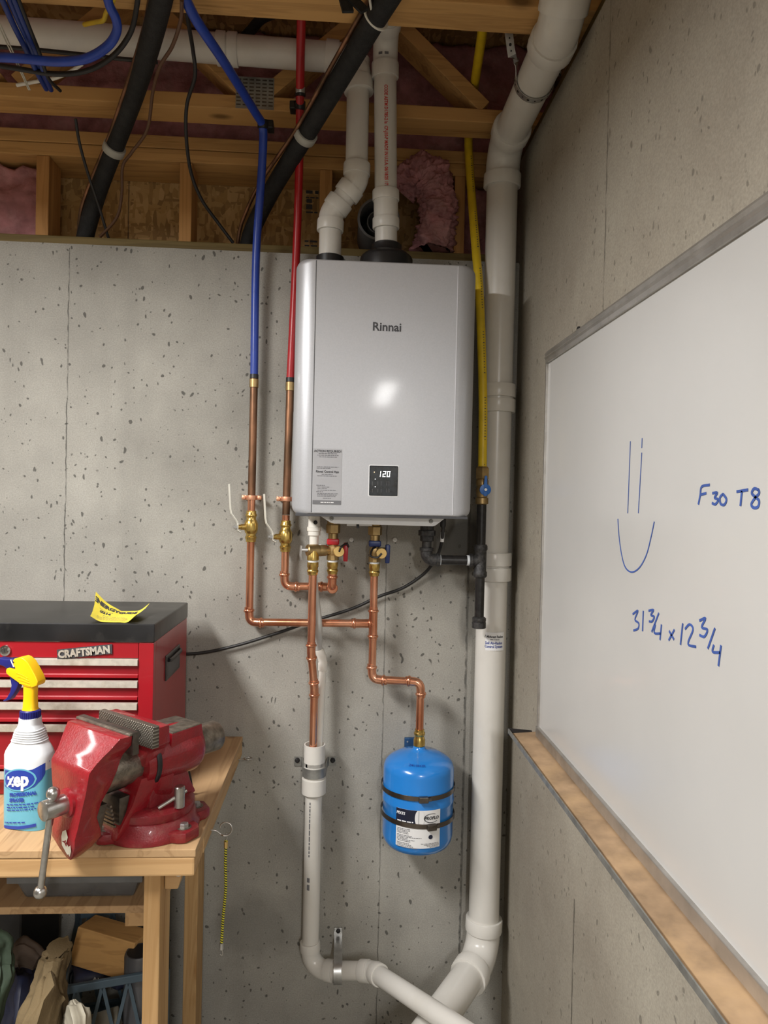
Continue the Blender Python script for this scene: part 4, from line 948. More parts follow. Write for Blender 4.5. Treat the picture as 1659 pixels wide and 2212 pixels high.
MB().tube([q2 + V((0, 0, -0.03)), V((DX + 0.011, DY + 0.006, zz(690, 1640, 2.03)))], 0.0106, 16).build('tube', 'pvc_white', cl)

# ------------------------------------------------------------------ white drain
dr = thing('drain_pipe', 'white plastic drain pipe on the back wall, bending right near the floor', 'pipe', (DX, DY, 0.2))
dzz = lambda y: zz(676, y, 2.03)
MB().lathe([(0.0265, dzz(1712)), (0.0265, dzz(1606) - 0.06), (0.0302, dzz(1606) - 0.06), (0.0302, dzz(1606)), (0.0265, dzz(1606)), (0.0265, dzz(1606) - 0.1)], (DX, DY, 0), (0, 0, 1), 28, cap=False).build('open_top', 'pvc', dr)
MB().lathe([(0.0302, dzz(1680)), (0.0302, dzz(1606) - 0.05)], (DX, DY, 0), (0, 0, 1), 28, cap=False).build('tailpiece', 'pvc', dr)
MB().lathe([(0.0243, dzz(1716)), (0.0290, dzz(1714)), (0.0345, dzz(1710)), (0.0345, dzz(1679)), (0.0300, dzz(1677))], (DX, DY, 0), (0, 0, 1), 28).build('reducer', 'pvc', dr)
RD = 0.0241
d1 = V((DX, DY, dzz(1708))); d2 = V((DX, DY, zz(675, 2092, 2.03))); d3 = p(806, 2098, 1.93); d4 = p(1035, 2250, 1.50); d5 = d3 + (d4 - d3) * 1.35
piperun(dr, [d1, d2, d3, d5], RD, 'pvc', 0.042, 0.026, 'hub')
mb = MB(); rnd = random.Random(4); vf = lambda a, b_, c=0: V((DX + (RD + 0.0006) * math.sin(-0.45 + b_ / RD), DY - (RD + 0.0006) * math.cos(-0.45 + b_ / RD), dzz(1725) - a))
dashes(vf, 0, 0.16, 0, 0.0035, mb, rnd); dashes(vf, 0.215, 0.26, -0.003, 0.008, mb, rnd); mb.build('pipe_print', 'print_grey', dr, 0)
pc = thing('pipe_clamp', 'dark steel saddle clamp bolted to the wall around the drain top', 'clamp', (DX, -0.002, dzz(1660)))
zcl = dzz(1663)
pts = [V((DX - 0.062, -0.003, zcl)), V((DX - 0.040, -0.003, zcl)), V((DX - 0.036, -0.010, zcl))] + [V((DX + 0.0325 * math.cos(a), DY + 0.0325 * math.sin(a), zcl)) for a in [math.radians(q) for q in range(170, 371, 12)]] + [V((DX + 0.036, -0.010, zcl)), V((DX + 0.040, -0.003, zcl)), V((DX + 0.062, -0.003, zcl))]
MB().ribbon(pts, (0, 0, 1), 0.026, 0.003).build('saddle', 'galvanized_dull', pc, 30)
for s_ in (-1, 1): MB().lathe([(0.0075, 0), (0.0075, 0.004), (0.004, 0.008)], (DX + s_ * 0.052, -0.004, zcl + 0.004), (0, -1, 0), 8).build('bolt', 'dark_case', pc, 20)
hc = (d2 + d3) / 2; hc = d2.lerp(d3, 0.45)
pc = thing('pipe_clamp', 'shiny galvanized strap hanging the drain pipe\'s horizontal part', 'clamp', (hc.x, -0.002, hc.z + 0.06))
pts = [V((hc.x, -0.003, hc.z + 0.052)), V((hc.x, -0.003, hc.z + 0.030)), V((hc.x, hc.y + 0.03, hc.z + 0.030)), V((hc.x, hc.y + 0.012, hc.z + 0.0335))] + [V((hc.x, hc.y - 0.0335 * math.sin(a), hc.z + 0.0335 * math.cos(a))) for a in [math.radians(q) for q in range(10, 200, 14)]]
MB().ribbon(pts, (1, 0, 0), 0.024, 0.0016).build('strap', 'galvanized', pc, 30)
MB().lathe([(0.0065, 0), (0.0065, 0.004), (0.003, 0.006)], (hc.x, -0.004, hc.z + 0.043), (0, -1, 0), 6).build('bolt', 'dark_case', pc, 20)

# ------------------------------------------------------------------ expansion tank
TR = 0.0995
tz = lambda y: zz(902, y, 1.90)
zt0 = k3.z - 0.030; zb0 = zz(902, 1843, 1.93)
tk = thing('expansion_tank', 'blue steel expansion tank strapped to the wall under the heater', 'tank', (tkx, tky, zb0))
shz = zz(902, 1678, 1.89); 
prof = [(0.012, zb0 + 0.004), (0.050, zb0 - 0.004), (0.076, zb0 + 0.002), (0.090, zb0 + 0.010), (0.097, zb0 + 0.022), (TR, zb0 + 0.036)]
mz = zz(902, 1752, 1.89)
prof += [(TR, mz - 0.006), (TR + 0.0015, mz - 0.003), (TR + 0.0015, mz + 0.003), (TR, mz + 0.006), (TR, shz - 0.010), (TR - 0.002, shz + 0.000), (TR - 0.007, shz + 0.009), (TR - 0.016, shz + 0.017), (0.060, shz + 0.030), (0.030, shz + 0.038), (0.021, shz + 0.041), (0.018, shz + 0.044), (0.016, shz + 0.050)]
MB().lathe(prof, (tkx, tky, 0), (0, 0, 1), 64).build('body', 'tank_blue', tk, 50)
MB().lathe([(0.014, shz + 0.040), (0.014, shz + 0.056), (0.0125, k3.z - 0.022)], (tkx, tky, 0), (0, 0, 1), 16).build('thread_tape', 'tape_white', tk)
th = -0.10
tl0 = zz(902, 1832, 1.89); tl1 = zz(902, 1752, 1.89) + 0.002
tf = cylfn(tkx, tky, TR, th, 0, 0.0022)
lb = quad(tf, -0.062, tl0, 0.062, tl1, None, 0, 24).build('label', 'sticker_white', tk, 60)
tf2 = cylfn(tkx, tky, TR, th, 0, 0.0027); tf3 = cylfn(tkx, tky, TR, th, 0, 0.0032)
zmid = tl1 - 0.042
quad(tf2, -0.062, zmid, 0.002, tl1, None, 0, 14).build('label_band', 'bag_blue', lb, 60)
mb = MB(); el = [(0.004 + 0.013 * math.cos(a), (zmid + tl1) / 2 + 0.024 * math.sin(a)) for a in [2 * PI * k / 24 for k in range(24)]]
mb.add([tf2(min(a, 0.012 + 0.02), min(max(b_, zmid), tl1), 0.0002) for a, b_ in el], [list(range(24))]); mb.build('label_swoosh', 'sticker_white', lb, 0)
text(lb, 'PFXT5', 0.0105, lambda a, b_, c=0: tf3(a - 0.048, b_ + tl1 - 0.012), 'print_white', 'label_lettering', 0.0004, sx=0.85, shear=0.15)
text(lb, 'PROFLO', 0.0118, lambda a, b_, c=0: tf3(a + 0.036, b_ + tl1 - 0.021), 'print_dark', 'label_lettering', 0.0005, sx=0.92, shear=0.2)
mb = MB()
for s0, s1 in ((100, 300),):
    a0 = [(0.036 + 0.0215 * math.cos(math.radians(a)), tl1 - 0.021 + 0.0125 * math.sin(math.radians(a))) for a in range(60, 330, 10)]
    a1 = [(0.0365 + 0.0195 * math.cos(math.radians(a)), tl1 - 0.021 + 0.0110 * math.sin(math.radians(a))) for a in range(60, 330, 10)]
    for i in range(len(a0) - 1): mb.add([tf3(*a0[i]), tf3(*a0[i + 1]), tf3(*a1[i + 1]), tf3(*a1[i])], [[0, 1, 2, 3]])
mb.build('label_emblem', 'print_dark', lb, 0)
mb = MB(); rnd = random.Random(8)
for i in range(13): dashes(tf3, -0.058, -0.058 + rnd.uniform(0.028, 0.07), zmid - 0.012 - i * 0.0038 - (0.002 if i > 3 else 0) - (0.002 if i > 8 else 0), 0.0016, mb, rnd)
for i in range(4): dashes(tf3, 0.008 + 0.008 * i, 0.059, tl0 + 0.012 - i * 0.0033, 0.0014, mb, rnd)
mb.build('label_print', 'print_grey', lb, 0)
dashes(lambda a, b_, c=0: tf3(a - 0.044, b_ + tl1 - 0.034), -0.014, 0.034, 0, 0.003, MB(), rnd).build('label_subtitle', 'print_white', lb, 0)
MB().add([tf3(0.034 + 0.006 * math.cos(2 * PI * k / 16), zmid - 0.030 + 0.006 * math.sin(2 * PI * k / 16)) for k in range(16)], [list(range(16))]).build('label_seal', 'bag_blue', lb, 0)
def domefn(a, b_, c=0):
    r = 0.080 - b_; t_ = -0.18 + a / 0.08
    z = shz + 0.0195 + (0.080 - r) * 0.52
    return V((tkx + r * math.sin(t_), tky - r * math.cos(t_), z + 0.0032))
text(tk, '24110125', 0.0095, domefn, 'zep_blue', 'serial_lettering', 0.0001, sx=1.2)
def band(zl, zr, ab, label):
    t = thing('band_clamp', label, 'clamp', (tkx, tky, min(zl, zr)), 'dark band clamps around the blue tank')
    pts = []
    for k in range(0, 361, 8):
        a = math.radians(k); ca, sa = math.cos(a), math.sin(a); r = TR + 0.0035
        pts.append(V((tkx + r * ca * (1.02 if ca < 0 else 1), tky + r * sa, (zl + zr) / 2 + (zr - zl) / 2 * ca)))
    T2, _ = frames(pts)
    MB().ribbon(pts, (0, 0, 1), 0.0125, 0.0016).build('band', 'band_steel', t, 40)
    a = math.radians(ab); q = V((tkx + (TR + 0.008) * math.cos(a), tky + (TR + 0.008) * math.sin(a), (zl + zr) / 2 + (zr - zl) / 2 * math.cos(a)))
    mx = M.Translation(q) @ M.Rotation(a + PI / 2, 4, 'Z')
    MB().box((-0.014, -0.006, -0.008), (0.012, 0.006, 0.008), mx).build('screw_housing', 'steel_dark', t, 0, 0.002)
    MB().lathe([(0.005, 0.012), (0.005, 0.020), (0.003, 0.021)], q, V((math.cos(a + PI / 2), math.sin(a + PI / 2), 0)), 6).build('screw', 'steel_dark', t, 20)
zb1 = zz(905, 1728, 1.89); zb2 = zz(905, 1786, 1.89)
band(zb1 + 0.004, zb1 + 0.004, 272, 'upper dark band clamp around the blue tank, above its label'); band(zb2 + 0.006, zb2 - 0.002, 285, 'lower dark band clamp around the blue tank, across its label')
q = p(884, 1605, 2.08)
br = thing('tank_bracket', 'dark blue steel wall bracket peeking out behind the blue tank', 'bracket', (tkx, -0.004, q.z - 0.2))
MB().box((q.x - 0.013, -0.010, zb2 - 0.05), (q.x + 0.028, -0.001, zz(884, 1594, 2.09))).build('plate', 'bracket_blue', br, 0, 0.002)
MB().lathe([(0.003, 0), (0.002, 0.002)], (q.x - 0.004, -0.010, q.z), (0, -1, 0), 10).build('rivet', 'galvanized', br)

# ------------------------------------------------------------------ heater power cord
pc = thing('power_cord', 'black power cord running from the heater down left behind the pipes', 'cord', tuple(p(700, 1333, 2.07)))
MB().tube(spline([V((p(957, 1120, 1.95).x, -0.15, HZ0 + 0.002)), p(957, 1140, 1.95), p(955, 1165, 1.955), p(949, 1190, 1.98), p(938, 1212, 2.04), p(915, 1240, 2.075), p(870, 1270, 2.08), p(820, 1288, 2.082), p(760, 1315, 2.083), p(680, 1340, 2.083), p(600, 1367, 2.083), p(520, 1392, 2.083), p(450, 1408, 2.083), p(400, 1413, 2.08), p(340, 1413, 2.075)], 10), 0.0046, 12).build('cable', 'cable_black', pc, 60)
q = p(957, 1127, 1.95); MB().lathe([(0.006, -0.016), (0.008, -0.012), (0.008, 0.010), (0.006, 0.014)], q, (0, 0, 1), 14).build('strain_relief', 'black_plastic', pc)
q = p(955.5, 1160, 1.955); MB().lathe([(0.0052, -0.014), (0.0055, -0.013), (0.0055, 0.013), (0.0052, 0.014)], q, (0.05, 0, 1), 14).build('cord_label', 'sticker_white', pc)
for x, y in ((759, 1166), (853, 1166)):
    q = p(x, y, 2.1)
    t = MB().lathe([(0.0065, -0.002), (0.0065, 0.003), (0.0035, 0.003), (0.0035, 0.001)], (q.x, 0, q.z), (0, -1, 0), 14).build('wall_anchor', 'aluminium', None)
    tag(t, 'small plastic wall anchor left in the concrete %s the blue-handled valve' % ('left of' if x < 800 else 'right of'), 'anchor', 'wall anchors')

# ================================================================== WHITEBOARD on the right wall
BXF = 0.503                      # face of the board
bz0, bz1 = 1.070, 1.974; by0, by1 = -0.375, -2.20
wb = thing('whiteboard', 'large whiteboard with aluminium frame and blue marker notes on the right wall', 'whiteboard', (BXF, (by0 + by1) / 2, bz0))
MB().box((BXF, by1, bz0), (RX - 0.001, by0, bz1)).build('panel', 'board_white', wb, 0)
MB().prism([(BXF - 0.006, bz1 - 0.003), (BXF - 0.006, bz1 + 0.006), (BXF - 0.009, bz1 + 0.010), (BXF - 0.006, bz1 + 0.014), (BXF - 0.009, bz1 + 0.019), (BXF - 0.004, bz1 + 0.026), (RX - 0.001, bz1 + 0.026), (RX - 0.001, bz1 - 0.003)], lambda a, b_, t_: V((a, t_, b_)), by1, by0 + 0.006).build('top_rail', 'aluminium', wb, 20)
MB().box((BXF - 0.005, by0, bz0 - 0.01), (RX - 0.001, by0 + 0.008, bz1 + 0.002)).build('side_rail', 'aluminium', wb, 0, 0.0015)
MB().box((BXF - 0.008, by1, bz0 - 0.022), (RX - 0.001, by0 + 0.006, bz0 + 0.002)).build('bottom_rail', 'aluminium', wb, 0, 0.0015)
tx0 = BXF - 0.062; tz_ = bz0 - 0.024; ty0 = by0 + 0.045
MB().prism([(RX - 0.001, tz_), (RX - 0.001, tz_ - 0.006), (tx0 + 0.004, tz_ - 0.010), (tx0 - 0.002, tz_ - 0.004), (tx0 - 0.004, tz_ + 0.006), (tx0 - 0.002, tz_ + 0.006), (tx0 + 0.004, tz_ - 0.004)], lambda a, b_, t_: V((a, t_, b_)), by1, ty0).build('marker_tray', 'tray_dust', wb, 20)
MB().box((tx0 - 0.0055, by1, tz_ - 0.004), (tx0 - 0.003, ty0, tz_ + 0.007)).build('tray_lip', 'galvanized_dull', wb, 0)
MB().prism([(tx0 - 0.005, tz_ - 0.011), (tx0 - 0.005, tz_ + 0.008), (RX - 0.02, tz_ + 0.002), (RX - 0.02, tz_ - 0.008)], lambda a, b_, t_: V((a, t_, b_)), ty0 - 0.001, ty0 + 0.003).build('tray_end_cap', 'dark_case', wb, 0)
def mk(x, y): return atx(1060 + x / 1.2204, 400 + y / 1.2204, BXF - 0.0006)
def stroke(name, pts, w=0.0042, smooth=True):
    q = [mk(*a) for a in pts]; q = spline(q, 5) if smooth and len(q) > 2 else q
    MB().ribbon(q, [(0, T_.z, -T_.y) if False else tuple(V((1, 0, 0)).cross(T_)) for T_ in frames(q)[0]], w, 0.0004).build(name, 'marker_blue', wb, 0)
ST = [
 ('marker_line', [(368, 675), (361, 865)], 0.0020), ('marker_line', [(399, 667), (398, 693)], 0.0020), ('marker_line', [(398, 705), (389, 865)], 0.0020),
 ('marker_curve', [(335, 880), (338, 925), (345, 975), (355, 1008), (372, 1020), (392, 1008), (410, 975), (422, 930), (431, 887)], 0.0026),
 ('letter_f', [(577, 790), (556, 795), (552, 818), (547, 842)], 0), ('letter_f', [(553, 816), (568, 812)], 0),
 ('digit_three', [(584, 812), (597, 811), (590, 824), (600, 829), (592, 841), (583, 838)], 0),
 ('digit_zero', [(612, 814), (604, 824), (606, 840), (616, 842), (621, 828), (612, 814)], 0),
 ('letter_t', [(648, 808), (678, 803)], 0), ('letter_t', [(662, 806), (658, 846)], 0),
 ('digit_eight', [(706, 803), (694, 800), (688, 812), (697, 822), (707, 832), (704, 848), (692, 850), (687, 840), (697, 824), (707, 813), (706, 803)], 0),
 ('digit_three', [(374, 1131), (388, 1122), (380, 1145), (390, 1155), (388, 1169), (376, 1174)], 0),
 ('digit_one', [(402, 1122), (400, 1176)], 0),
 ('digit_three', [(416, 1122), (429, 1120), (422, 1133), (431, 1138), (425, 1150), (417, 1150)], 0),
 ('slash', [(443, 1128), (424, 1178)], 0),
 ('digit_four', [(434, 1158), (431, 1180), (448, 1182)], 0), ('digit_four', [(450, 1158), (446, 1199)], 0),
 ('letter_x', [(470, 1175), (483, 1198)], 0), ('letter_x', [(484, 1172), (469, 1200)], 0),
 ('digit_one', [(506, 1155), (500, 1212)], 0),
 ('digit_two', [(512, 1170), (524, 1158), (533, 1172), (520, 1209), (541, 1217)], 0),
 ('digit_three', [(550, 1148), (566, 1142), (556, 1165), (571, 1172), (563, 1190), (550, 1186)], 0),
 ('slash', [(591, 1168), (572, 1222)], 0),
 ('digit_four', [(588, 1212), (585, 1230), (605, 1232)], 0), ('digit_four', [(607, 1213), (600, 1268)], 0)]
for n_, pts, w in ST: stroke(n_, pts, w or 0.0037)
q = atx(1252, 711, RX)
tag(MB().lathe([(0.006, -0.01), (0.006, 0.004), (0.003, 0.006)], (RX, q.y, q.z), (-1, 0, 0), 12).build('wall_screw', 'dark_case', None), 'dark screw head in the right wall just above the whiteboard', 'screw')

# ================================================================== LINE SETS AND CABLES OVERHEAD
def lineset(pts, r, cpts, tape, label, cr=0.0055):
    t = thing('insulated_line_set', label, 'pipe', tuple(pts[0]))
    q = spline(pts, 10); MB().tube(q, r, 20).build('foam_sleeve', 'foam_black', t, 60)
    MB().tube(spline(cpts, 10), cr, 10).build('copper_line', 'copper_aged', t, 60)
    T, U = frames(q)
    for i in tape:
        MB().lathe([(r + 0.0045, -0.011), (r + 0.006, -0.010), (r + 0.006, 0.010), (r + 0.0045, 0.011)], q[i], T[i], 20).build('tape_band', 'tie_grey', t, 60)
    return t
lp = [p(180, 530, 2.19), p(192, 480, 2.165), p(215, 405, 2.12), p(250, 312, 2.04), p(290, 205, 1.90), p(325, 90, 1.70), p(348, -5, 1.55), p(362, -80, 1.44)]
off = lambda dx: [q + V((dx, -0.012, 0)) for q in lp]
lc = [p(168, 525, 2.19), p(176, 450, 2.145), p(205, 370, 2.09), p(232, 305, 2.03), p(270, 195, 1.88), p(306, 80, 1.69), p(325, -5, 1.55), p(335, -80, 1.44)]
lineset(lp, 0.0245, lc, (29,), 'black foam line set hanging down at the left, with copper line taped on')
rp = [p(533, 540, 2.20), p(545, 497, 2.175), p(588, 410, 2.08), p(660, 292, 1.915), p(735, 168, 1.74), p(800, 58, 1.58), p(845, -15, 1.47), p(885, -80, 1.38)]
rc_ = [p(512, 535, 2.20), p(523, 480, 2.165), p(562, 395, 2.065), p(638, 282, 1.90), p(712, 150, 1.72), p(776, 36, 1.57), p(806, -15, 1.48), p(840, -80, 1.39)]
lineset(rp, 0.0245, rc_, (30,), 'black foam line set crossing diagonally in front of the vent pipes')
q = p(815, 34, 1.545); zt_ = thing('zip_tie', 'pale cable tie looped around the crossing line set at the top', 'cable tie', tuple(q))
tq = (rp[6] - rp[5]).normalized(); MB().lathe([(0.0285, -0.003), (0.0305, -0.002), (0.0305, 0.002), (0.0285, 0.003)], p(812, 38, 1.555), (tq + V((0.25, 0, 0.3))).normalized(), 28).build('loop', 'cable_white', zt_, 60)
MB().tube(spline([p(803, 22, 1.52), p(800, 8, 1.50), p(796, -25, 1.48)], 5), 0.0028, 8).build('tail', 'cable_white', zt_, 60)
t = thing('foam_scrap', 'torn black foam flap hanging off the top truss', 'foam', tuple(p(760, 10, 1.5)))
MB().ribbon([p(738, -40, 1.50), p(745, 0, 1.49), p(752, 26, 1.485)], (1, 0.2, 0.15), 0.024, 0.006).build('flap', 'foam_black', t, 20)
MB().ribbon([p(745, -20, 1.492), p(770, 6, 1.485), p(788, 24, 1.48)], (0.6, 0.2, 0.6), 0.020, 0.006).build('flap', 'foam_black', t, 20)
def cable(pts, r, mat, label, cat='cable', nm='cable', grp=None):
    return hose(nm, [p(*a) for a in pts], r, mat, label, cat, 10, 10, grp)
G = 'cables hanging below the trusses'
cable([(400, -30, 1.55), (404, 30, 1.62), (417, 110, 1.75), (421, 165, 1.80), (404, 225, 1.88), (402, 290, 1.93), (412, 370, 2.02), (435, 430, 2.08), (470, 480, 2.13), (504, 525, 2.16)], 0.0048, 'cable_black', 'thin dark cable dropping in a long curve between the two line sets', grp=G)
cable([(393, 0, 1.50), (390, 45, 1.56), (372, 100, 1.64), (345, 145, 1.72), (330, 200, 1.82), (318, 280, 1.93), (284, 330, 1.99), (265, 360, 2.03), (263, 420, 2.08), (252, 470, 2.12), (216, 512, 2.16)], 0.0042, 'cable_brown', 'dark brown cable running down along the left line set', grp=G)
cable([(163, 256, 1.96), (172, 310, 2.00), (190, 375, 2.05), (215, 450, 2.11), (236, 520, 2.165)], 0.0040, 'cable_black', 'short dark cable hanging at the far left below the truss', grp=G)
cable([(-40, 136, 1.72), (30, 147, 1.70), (120, 160, 1.69), (190, 152, 1.68), (245, 120, 1.66), (282, 70, 1.63), (296, 10, 1.58), (300, -40, 1.53)], 0.0058, 'cable_black', 'black cable looping under the blue pipe at the upper left', grp=G)
cable([(-40, 98, 1.80), (60, 106, 1.80), (160, 116, 1.80), (260, 127, 1.80), (340, 134, 1.80)], 0.0050, 'cable_black', 'straight black cable lying along the white intake pipe', grp=G)
cable([(-40, 122, 1.62), (40, 126, 1.62), (120, 133, 1.62), (185, 127, 1.61), (232, 100, 1.60), (252, 68, 1.58), (250, 40, 1.56), (236, 10, 1.54), (225, -40, 1.50)], 0.0098, 'pex_blue', 'blue plastic pipe looping at the upper left corner', 'pipe', 'blue_pipe_loop')
for i, (dx, dy, m_, r_) in enumerate(((0, 0, 'cable_blue', 0.0062), (15, -4, 'cable_blue', 0.0062), (29, 4, 'cable_blue', 0.0060), (40, 8, 'cable_black', 0.0040))):
    cable([(-8 + dx, -30 + dy, 1.50), (25 + dx * 0.9, 45 + dy, 1.56), (55 + dx * 0.75, 105 + dy, 1.63), (82 + dx * 0.55, 160 + dy, 1.71), (100 + dx * 0.35 + (16 if i == 3 else 0), 192 + dy * 0.5, 1.78)], r_, m_, ['leftmost dark blue cable of the slanting bundle at the upper left', 'middle dark blue cable of the slanting bundle at the upper left', 'right dark blue cable of the slanting bundle at the upper left', 'thin black cable beside the slanting blue bundle at the upper left'][i], grp='slanting cable bundle')
cable([(252, -20, 1.52), (240, 12, 1.55), (230, 26, 1.58), (223, 44, 1.60), (205, 48, 1.63), (182, 53, 1.66)], 0.0048, 'cable_yellow', 'short bent yellow cable end at the upper left', grp=G)
cable([(36, 184, 1.90), (80, 176, 1.89), (115, 170, 1.88), (150, 156, 1.87), (178, 138, 1.86)], 0.0045, 'cable_white', 'short white cable crossing the pink insulation at the upper left', grp=G)
for i, dx in enumerate((0, 5)):
    cable([(-6 + dx, 50, 1.60), (20 + dx, 105, 1.65), (44 + dx * 0.7, 155, 1.72), (62 + dx * 0.6, 194, 1.78)], 0.0016, 'string_white', ['left pale string of the pair hanging at the far left', 'right pale string of the pair hanging at the far left'][i], 'string', 'string', 'pale strings')
t = cable([(595, 26, 1.88), (565, 40, 1.95), (540, 68, 2.02), (515, 92, 2.07)], 0.014, 'foam_black', 'short dark foam sleeve lying between the trusses behind the near truss', 'pipe', 'foam_sleeve')

# ================================================================== WORKBENCH
BT = 0.930; bxr = -0.270; byf = -0.695; byb = -0.022; bxl = -1.75
wbn = thing('workbench', 'wooden workbench of pine lumber with a worn plywood top', 'workbench', ((bxl + bxr) / 2, (byf + byb) / 2, 0))
MB().box((bxl, byf, BT - 0.015), (bxr, byb, BT)).build('plywood_top', 'ply_worn', wbn, 0, 0.0015)
MB().box((bxl, byf + 0.001, BT - 0.0535), (bxr - 0.002, byf + 0.090, BT - 0.0155)).build('front_board', BX, wbn, 0, 0.004)
MB().box((bxr - 0.040, byf + 0.092, BT - 0.0535), (bxr - 0.001, byb, BT - 0.0155)).build('side_board', BY, wbn, 0, 0.003)
MB().box((bxl, byb - 0.038, BT - 0.105), (bxr - 0.042, byb, BT - 0.0155)).build('back_board', BX, wbn, 0, 0.003)
def leg(l, r, d0, depth):
    x0 = p(l, 2000, d0).x; x1 = p(r, 2000, d0).x
    MB().box((x0, d0 - 2.1, 0), (x1, d0 - 2.1 + depth, BT - 0.054)).build('leg', BZ, wbn, 0, 0.003)
    return x0, x1
fl0, fl1 = leg(309, 345, 1.445, 0.089)
rl0, rl1 = leg(397, 426, 1.935, 0.089)
MB().box((bxl + 0.03, 1.445 - 2.1, 0), (bxl + 0.068, 1.445 - 2.1 + 0.089, BT - 0.054)).build('leg', BZ, wbn, 0, 0.003)
MB().box((bxl + 0.03, 1.935 - 2.1, 0), (bxl + 0.068, 1.935 - 2.1 + 0.089, BT - 0.054)).build('leg', BZ, wbn, 0, 0.003)
a = p(402, 1880, 1.475); zl_ = p(380, 1921, 1.475).z
MB().prism([(fl1 + 0.001, BT - 0.0545), (a.x, BT - 0.0545), (a.x - 0.016, zl_), (fl1 + 0.001, zl_)], lambda q, r_, s_: V((q, 1.475 - 2.1 + s_, r_)), 0, 0.038).build('corner_block', BX, wbn, 0, 0.003)
q = p(386, 1885, 1.47); MB().lathe([(0.0035, 0.0), (0.0075, 0.001), (0.0075, 0.005)], (q.x, q.y + 0.003, q.z), (0, -1, 0), 12).build('bolt', 'galvanized', wbn)
q = p(409, 1882, 1.49); MB().lathe([(0.003, 0), (0.006, 0.002), (0.006, 0.006), (0.003, 0.009)], q, (0, -1, 0), 12).build('bolt', 'bolt_maroon', wbn)
shz_ = atz(160, 1951, 0.0)
SZ = p(160, 1958, 1.52).z
shf = 1.52 - 2.1
MB().box((bxl + 0.07, shf, SZ - 0.016), (fl0 + 0.012, byb - 0.05, SZ)).build('shelf', 'ply_worn', wbn, 0, 0.002)
a = p(270, 1972, 1.535); b_ = p(306, 2001, 1.535)
MB().box((a.x, a.y, b_.z), (fl0 + 0.002, byb - 0.05, SZ - 0.0165)).build('shelf_cleat', BY, wbn, 0, 0.002)
# eye screws, bungee
def eye(cx, cy, label, vert):
    q = atx(cx, cy, bxr); t = thing('screw_eye', label, 'screw eye', tuple(q), 'screw eyes in the bench edge')
    if vert:
        c = q + V((0.032, 0, 0.004)); r = 0.0135
        ring = [c + V((r * math.cos(a), 0.004 * math.sin(a * 0.5), r * math.sin(a))) for a in [math.radians(k) for k in range(-110, 181, 15)]]
        pts = [q + V((-0.012, 0, 0.002)), q + V((0.004, 0, 0.002)), q + V((0.012, 0, 0.000)), q + V((0.022, 0, -0.008))] + ring
    else:
        c = q + V((0.026, 0, 0.001)); r = 0.0105
        pts = [q + V((-0.012, 0, 0)), q + V((0.008, 0, 0))] + [c + V((-r * math.cos(a), r * math.sin(a), 0.002)) for a in [math.radians(k) for k in range(0, 351, 15)]]
    MB().tube(spline(pts, 3), 0.0019, 8).build('wire_loop', 'steel', t, 60); return c
eye(516, 1641, 'small closed screw eye at the rear of the bench side', False)
ec = eye(456, 1795, 'open screw hook near the front of the bench side', True)
bg = thing('elastic_cord', 'short yellow and black elastic cord hanging from the screw hook', 'cord', tuple(ec))
b0_ = ec + V((0.001, 0, -0.013)); e0 = V((b0_.x - 0.006, b0_.y + 0.002, zz(472, 2042, 2.1 + ec.y)))
bp_ = spline([b0_ + V((0, 0, -0.012)), b0_.lerp(e0, 0.25) + V((0.001, 0, 0)), b0_.lerp(e0, 0.5) + V((0.004, 0, 0)), b0_.lerp(e0, 0.75) + V((0.001, 0, 0)), e0], 12)
MB().tube(bp_, 0.0032, 10).build('cord', 'bungee', bg, 60)
MB().lathe([(0.0042, -0.008), (0.0045, 0.006)], bp_[2], (0, 0, 1), 10).build('ferrule', 'brass_cap', bg); MB().lathe([(0.0046, -0.010), (0.0046, 0.004)], e0, (0, 0, 1), 10).build('ferrule', 'galvanized', bg)
MB().tube(spline([e0 + V((0, 0, -0.008)), e0 + V((0.003, 0, -0.018)), e0 + V((0.001, 0, -0.024)), e0 + V((-0.003, 0, -0.020))], 4), 0.0014, 8).build('end_hook', 'steel', bg, 60)
MB().tube([b0_ + V((0, 0, 0.004)), b0_ + V((0.002, 0, -0.006)), b0_ + V((0, 0, -0.014))], 0.0016, 8).build('top_hook', 'steel', bg, 60)

# ================================================================== TOOL CHEST
TX1, TX0 = -0.420, -1.09; TYF, TYB = -0.450, -0.100; TZ0, TZ1 = BT + 0.001, 1.330
tc = thing('tool_chest', 'red metal tool chest with a black lid on the workbench', 'tool chest', ((TX0 + TX1) / 2, (TYF + TYB) / 2, TZ0))
LZ = TZ1 - 0.043
w_ = 0.034
MB().box((TX0, TYF + 0.02, TZ0), (TX1, TYB, LZ)).build('body', 'box_red', tc, 0, 0.002)
MB().box((TX1 - w_, TYF, TZ0), (TX1, TYF + 0.021, LZ)).build('corner_post', 'box_red', tc, 0, 0.002)
MB().box((TX0, TYF, TZ0), (TX0 + w_, TYF + 0.021, LZ)).build('corner_post', 'box_red', tc, 0, 0.002)
ztop = p(150, 1421, 1.65).z
MB().box((TX0 + w_, TYF + 0.001, ztop), (TX1 - w_ - 0.0008, TYF + 0.021, LZ)).build('top_rail', 'box_red', tc, 0, 0.001)
lid = MB().box((TX0 - 0.002, TYF - 0.003, LZ), (TX1 + 0.002, TYB + 0.002, TZ1)).build('lid', 'lid_black', tc, 30, 0.0045, 3)
pitch = 0.0506; zc_ = ztop
